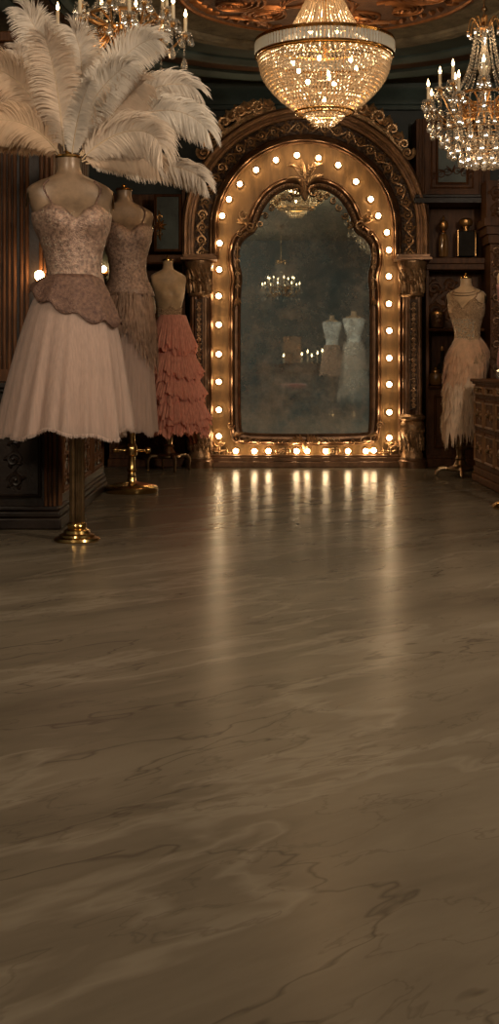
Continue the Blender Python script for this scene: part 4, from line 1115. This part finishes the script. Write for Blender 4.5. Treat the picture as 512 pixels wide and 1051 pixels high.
for j in range(20):
    py = 347+98*j/19; l, r = p4(py); cxx = PX((l+r)/2, Z4); rr = (r-l)/2*Z4/F-.018; rows.append([(cxx+rr*math.cos(2*PI*i/40), Z4+rr*.8*math.sin(2*PI*i/40), PZ(py, Z4)) for i in range(40)])
m.grid(rows); sk = m.build('skirt', 'champ', g4, smooth='full')
rr_ = random.Random(3)
for k, (ya, yb2, cnt, mt) in enumerate(((350, 372, 60, 'champ'), (360, 384, 64, 'champ'), (372, 397, 64, 'champ'), (386, 410, 64, 'champ_pale'), (400, 424, 64, 'champ_pale'), (413, 438, 64, 'champ_pale'), (426, 454, 70, 'champ_pale'))):
    m = MB()
    for i in range(cnt):
        a = 2*PI*(i+rr_.uniform(0, .8))/cnt; diag = 7*math.cos(a)*(1 if k < 3 else .3); py0 = ya+rr_.uniform(-4, 4)-diag; L = (yb2-ya)*rr_.uniform(.8, 1.2); da = rr_.uniform(-.16, .16); fl = rr_.uniform(.5, 1.2)
        for q in range(16):
            o = rr_.uniform(-1, 1); pts = []; LL = L*(1-.3*abs(o))*rr_.uniform(.85, 1.05); f2_ = fl+rr_.uniform(-.15, .15)
            for j in range(6):
                t = j/5; py = py0+LL*t; l, r = p4(max(345, min(452, py))); rr = (r-l)/2*Z4/F-.018+.034*f2_*t**1.1
                aa = a+da*t+o*(.05+.16*math.sin(PI*min(1, t*.95))*.9)*(1-.5*t); pts.append(Vector((PX((l+r)/2, Z4)+rr*math.cos(aa), Z4+rr*.82*math.sin(aa), PZ(py, Z4))))
            m.ribbon(pts, Vector((math.cos(a)+rr_.uniform(-.5, .5), math.sin(a), .2)), .0075)
    m.build('feather_tier', mt, sk)
# dress form 5, mostly outside the frame
Z5 = 6.9; x5 = PX(521.5, Z5); zt5 = PZ(262, Z5)
d5 = thing('dress_form', 'dress form at the edge of view whose brass foot shows beside the chest of drawers', 'dress form', (x5, Z5, 0), 'dress forms in the dressing room')
f5 = Form(x5+.02, Z5, zt5, S=.80, wid=.56, turn=0)
m = MB(); m.lathe([(.085, 0), (.09, .01), (.082, .025), (.06, .035), (.03, .05), (.015, .07), (.012, zt5-.6)], (x5, Z5, 0), 40); m.build('stand', 'brass', d5)
f5.build(d5, 'form'); neck_cap(f5, d5)
g5 = thing('satin_bodice', 'rose pink satin bodice only just showing at the edge above the chest', 'dress', (x5, Z5, zt5-.6), 'gowns on the dress forms')
bodice(f5, g5, 'pink', .20, .78, .012, .02, .0); 

# ------------------------------------------------------------------ ostrich feathers
def feather(parent, c, wpx, Z, dz, seed, tan=0.4, nb=200, gr=1.35, curl=1.3, arc=.0):
    """c: four px control points of the quill; barbs wpx long"""
    r = random.Random(seed)
    zs = [Z-.03, Z+dz*.5, Z+dz, Z+dz-.10*curl]
    C = [Vector(P(a, b, z)) for (a, b), z in zip(c, zs)]
    q = MB(); pts = [bez(*C, i/24) for i in range(25)]
    q.tube(pts, [.0036*(1-.8*i/24) for i in range(25)], 6)
    vane_t = MB(); W = wpx*Z/F
    view = Vector((0, -1, 0))
    for i in range(nb):
        t = .05+.95*(i+.5)/nb; p = bez(*C, t); T_ = (bez(*C, min(1, t+.01))-bez(*C, max(0, t-.01))).normalized()
        N_ = (view-T_*view.dot(T_)).normalized(); S_ = T_.cross(N_)
        for sd in (-1, 1):
            for rep in range(2):
                Lb = W*(min(1, .30+t*2.1))*(1.0-.12*max(0, (t-.75)/.25))*r.uniform(.8, 1.12)
                open_ = .75+.25*r.random()-.5*max(0, (t-.85)/.15)
                d = (S_*sd*open_+T_*(.62+.5*max(0, (t-.8)/.2))+N_*r.uniform(-.05, .35)).normalized()
                pos = p.copy(); pts_b = [pos.copy()]; n = 7; step = Lb/n
                for j in range(n):
                    k = (j+1)/n
                    d = d+Vector((0, 0, -1))*(.26*gr*k)+N_*(-.03)+T_*(.05)+Vector((r.uniform(-1, 1), r.uniform(-1, 1), r.uniform(-1, 1)))*.05
                    if j > 3: d = d+N_*(-.10)*curl
                    d.normalize(); pos = pos+d*step; pts_b.append(pos.copy())
                nr = (N_+S_*r.uniform(-.5, .5)).normalized()
                vane_t.ribbon(pts_b, nr, [.0042*f for f in (.7, 1, 1.1, 1.1, 1, .85, .6, .2)])
    f = vane_t.build('feather', feather_mat(tan), parent)
    q.build('quill', 'quill', f)
    return f
_fm = {}
def feather_mat(tan):  # high tan also carries warm lamp glow painted into the colour
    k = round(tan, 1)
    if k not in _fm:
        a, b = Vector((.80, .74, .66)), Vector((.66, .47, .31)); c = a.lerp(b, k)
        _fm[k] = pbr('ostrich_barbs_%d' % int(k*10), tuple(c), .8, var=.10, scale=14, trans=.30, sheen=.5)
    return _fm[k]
pb = P(76, 160, Z1)
plume = thing('feather_plume', 'huge fan of ivory and tan ostrich feathers, lower left ones tinted with painted lamp glow, rising from the tallest dress form', 'feather plume', pb)
m = MB(); m.lathe([(.020, 0), (.030, .01), (.026, .03), (.034, .05), (.02, .06)], (pb[0]-.01, Z1, zt1+.035), 24); m.build('holder', 'dullbrass', plume)
FE = [  # quill control points, barb length px, depth, tan (mild dye; painted lamp glow on lower left ones)
    (((66, 152), (52, 105), (52, 45), (26, 12)), 27, .12, .2, 101),
    (((64, 150), (46, 100), (34, 70), (14, 52)), 22, .16, .4, 102),
    (((72, 150), (80, 100), (92, 60), (74, 30)), 26, .14, .2, 103),
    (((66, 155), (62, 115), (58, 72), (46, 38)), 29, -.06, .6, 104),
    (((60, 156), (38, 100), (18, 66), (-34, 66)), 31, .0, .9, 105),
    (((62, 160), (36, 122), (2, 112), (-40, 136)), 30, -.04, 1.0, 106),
    (((78, 154), (92, 105), (126, 42), (160, 40)), 28, .06, .1, 107),
    (((78, 150), (86, 112), (104, 84), (132, 66)), 26, -.04, .1, 108),
    (((82, 158), (112, 112), (160, 74), (200, 90)), 27, .08, .2, 109),
    (((84, 160), (130, 112), (182, 98), (212, 132)), 31, .02, .1, 110),
    (((84, 164), (112, 132), (156, 122), (166, 152)), 33, -.10, .5, 111),
    (((88, 168), (130, 164), (190, 164), (210, 186)), 24, .10, .3, 112),
    (((74, 160), (76, 140), (80, 112), (92, 84)), 15, -.12, .2, 113),
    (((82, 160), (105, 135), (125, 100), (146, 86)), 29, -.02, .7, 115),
    (((84, 166), (112, 155), (140, 150), (160, 168)), 26, .0, .8, 116),
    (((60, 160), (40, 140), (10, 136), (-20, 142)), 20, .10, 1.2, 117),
]
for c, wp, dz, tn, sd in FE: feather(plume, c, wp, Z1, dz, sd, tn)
# white plume at the far edge over the last form
pl5 = thing('feather_plume', 'small white feather plume only just showing at the edge over the last form', 'feather plume', (x5, Z5, zt5+.06))
for c, wp, dz, sd in ((((523, 258), (523, 222), (528, 190), (519, 170)), 13, 0, 201), (((524, 258), (534, 216), (545, 200), (556, 200)), 14, 0, 202)):
    feather(pl5, c, wp, Z5, dz, sd, 0, nb=90)

# ------------------------------------------------------------------ the part of the room that shows in the mirror
tb = thing('dressing_table', 'dark dressing table seen reflected in the foxed mirror glass', 'table', (.72, -.9, 0))
m = MB(); m.box(.10, 1.40, -1.15, -.65, .76, .80); m.build('tabletop', 'walnut', tb, bevel=.006)
m = MB(); m.box(.13, 1.37, -1.12, -.68, .62, .76); m.build('drawer_case', 'walnut', tb, bevel=.004)
for xx in (.15, 1.35):
    for yy in (-1.10, -.70):
        m = MB(); m.tube([(xx, yy, .62), (xx, yy, .3), (xx, yy, .0)], [.03, .02, .016], 10); m.build('leg', 'walnut', tb)
m = MB(); m.box(.55, .85, -1.13, -1.10, .80, 1.25); m.build('mirror_frame', 'bronze', tb, bevel=.02)
st = thing('stool', 'red velvet round stool seen reflected low in the mirror glass', 'stool', (.70, -.35, 0))
m = MB(); m.lathe([(.19, .42), (.205, .44), (.205, .475), (.18, .495), (.0, .50)], (.70, -.35, 0), 32); m.build('seat', 'velvet_red', st)
for k in range(4):
    a = PI/4+k*PI/2; m = MB(); m.tube([(.70+.15*math.cos(a), -.35+.15*math.sin(a), .43), (.70+.17*math.cos(a), -.35+.17*math.sin(a), .0)], [.016, .010], 10); m.build('leg', 'dullbrass', st)
fb = Form(1.29, -.25, 1.56, S=.85, wid=.9)
db = thing('dress_form', 'dress form in a white blouse and brown skirt seen reflected in the mirror', 'dress form', (1.29, -.25, 0))
m = MB(); m.lathe([(.15, 0), (.14, .03), (.03, .05), (.016, .1), (.016, .95)], (1.29, -.25, 0), 28); m.build('stand', 'dullbrass', db); fb.build(db, 'form')
gb = thing('blouse', 'white blouse on the dress form seen reflected in the mirror', 'blouse', (1.29, -.25, 1.0))
bodice(fb, gb, 'white_cloth', .12, .60, .015, 0, 0)
sb = thing('skirt', 'brown skirt below the white blouse seen reflected in the mirror', 'skirt', (1.29, -.25, .55))
m = MB(); m.grid(pleated(1.29, -.25, 1.10, .62, .12, .20, 12, .05, 77)); m.build('cloth', 'brownf', sb)
for k, (xx, yy, hh) in enumerate(((.84, -.8, .12), (.93, -.75, .16), (1.0, -.8, .10), (1.09, -.78, .14), (1.17, -.85, .18), (.55, -.85, .10))):
    cd = thing('candle', 'lit candle on the dressing table, %s' % ('shortest by the frame', 'second tallest', 'short and thin', 'medium beside the tallest', 'tallest of the six', 'standing apart from the rest')[k], 'candle', (xx, yy, .802), 'candles reflected in the mirror')
    m = MB(); m.lathe([(.03, .803), (.032, .81), (.014, .815)], (xx, yy, 0), 16); m.build('dish', 'brass', cd)
    m = MB(); m.lathe([(.012, .812), (.012, .81+hh), (.006, .813+hh)], (xx, yy, 0), 12); m.build('wax', 'candle', cd)
    m = MB(); m.lathe([(.002, 0), (.012, .012), (.014, .022), (.006, .045), (.001, .06)], (xx, yy, .815+hh), 10); m.build('flame', 'flame', cd)
candle_chandelier('small candle chandelier seen only in the mirror above the dressing table', (.50, -.6, 1.98), R=.30, seed=9, bag=False, power=0)
candle_chandelier('added unseen fill light chandelier overhead near the tall wardrobe wall', (-1.35, 3.3, 2.50), R=.33, seed=10, bag=False, power=P_FILL*.45, tone=SOFT)  # added out of view as a weaker fill light for the dresses
candle_chandelier('added unseen fill light chandelier overhead near the chest of drawers wall', (1.75, 3.6, 2.50), R=.33, seed=12, bag=False, power=P_FILL*1.45, tone=SOFT)  # added out of view as the stronger front light on the dresses
# white feather gown by the mirror-side wall, seen in the glass
fw = Form(1.62, -.15, 1.62, S=.9, wid=1.0)
dw = thing('dress_form', 'dress form in a tall white feather gown seen reflected at the rim of the mirror', 'dress form', (1.62, -.15, 0))
m = MB(); m.lathe([(.15, 0), (.14, .03), (.03, .05), (.016, .1), (.016, .95)], (1.62, -.15, 0), 28); m.build('stand', 'dullbrass', dw); fw.build(dw, 'form')
gw = thing('feather_gown', 'white feather gown seen reflected at the rim of the mirror', 'dress', (1.62, -.15, .2))
bodice(fw, gw, 'white_cloth', .12, .62, .012, 0, 0)
m = MB(); rr_ = random.Random(31)
for i in range(2600):
    a = rr_.uniform(0, 2*PI); z = rr_.uniform(.35, 1.15); r0 = .13+.12*(1.15-z); L = rr_.uniform(.10, .2); pts = []
    for j in range(4):
        t = j/3; rr = r0+.03*math.sin(PI*t)+.02*t; pts.append(Vector((1.62+rr*math.cos(a+.1*t), -.15+rr*math.sin(a+.1*t), z-L*t)))
    m.ribbon(pts, Vector((math.cos(a), math.sin(a), .1)), .02)
m.build('feather_skirt', 'ostrich', gw)
candle_chandelier('added unseen fill light chandelier behind the viewer near the back corner of the room', (-1.1, -.9, 2.45), R=.33, seed=13, bag=False, power=P_FILL*1.1, tone=SOFT)  # added out of view to brighten the reflected dressing table
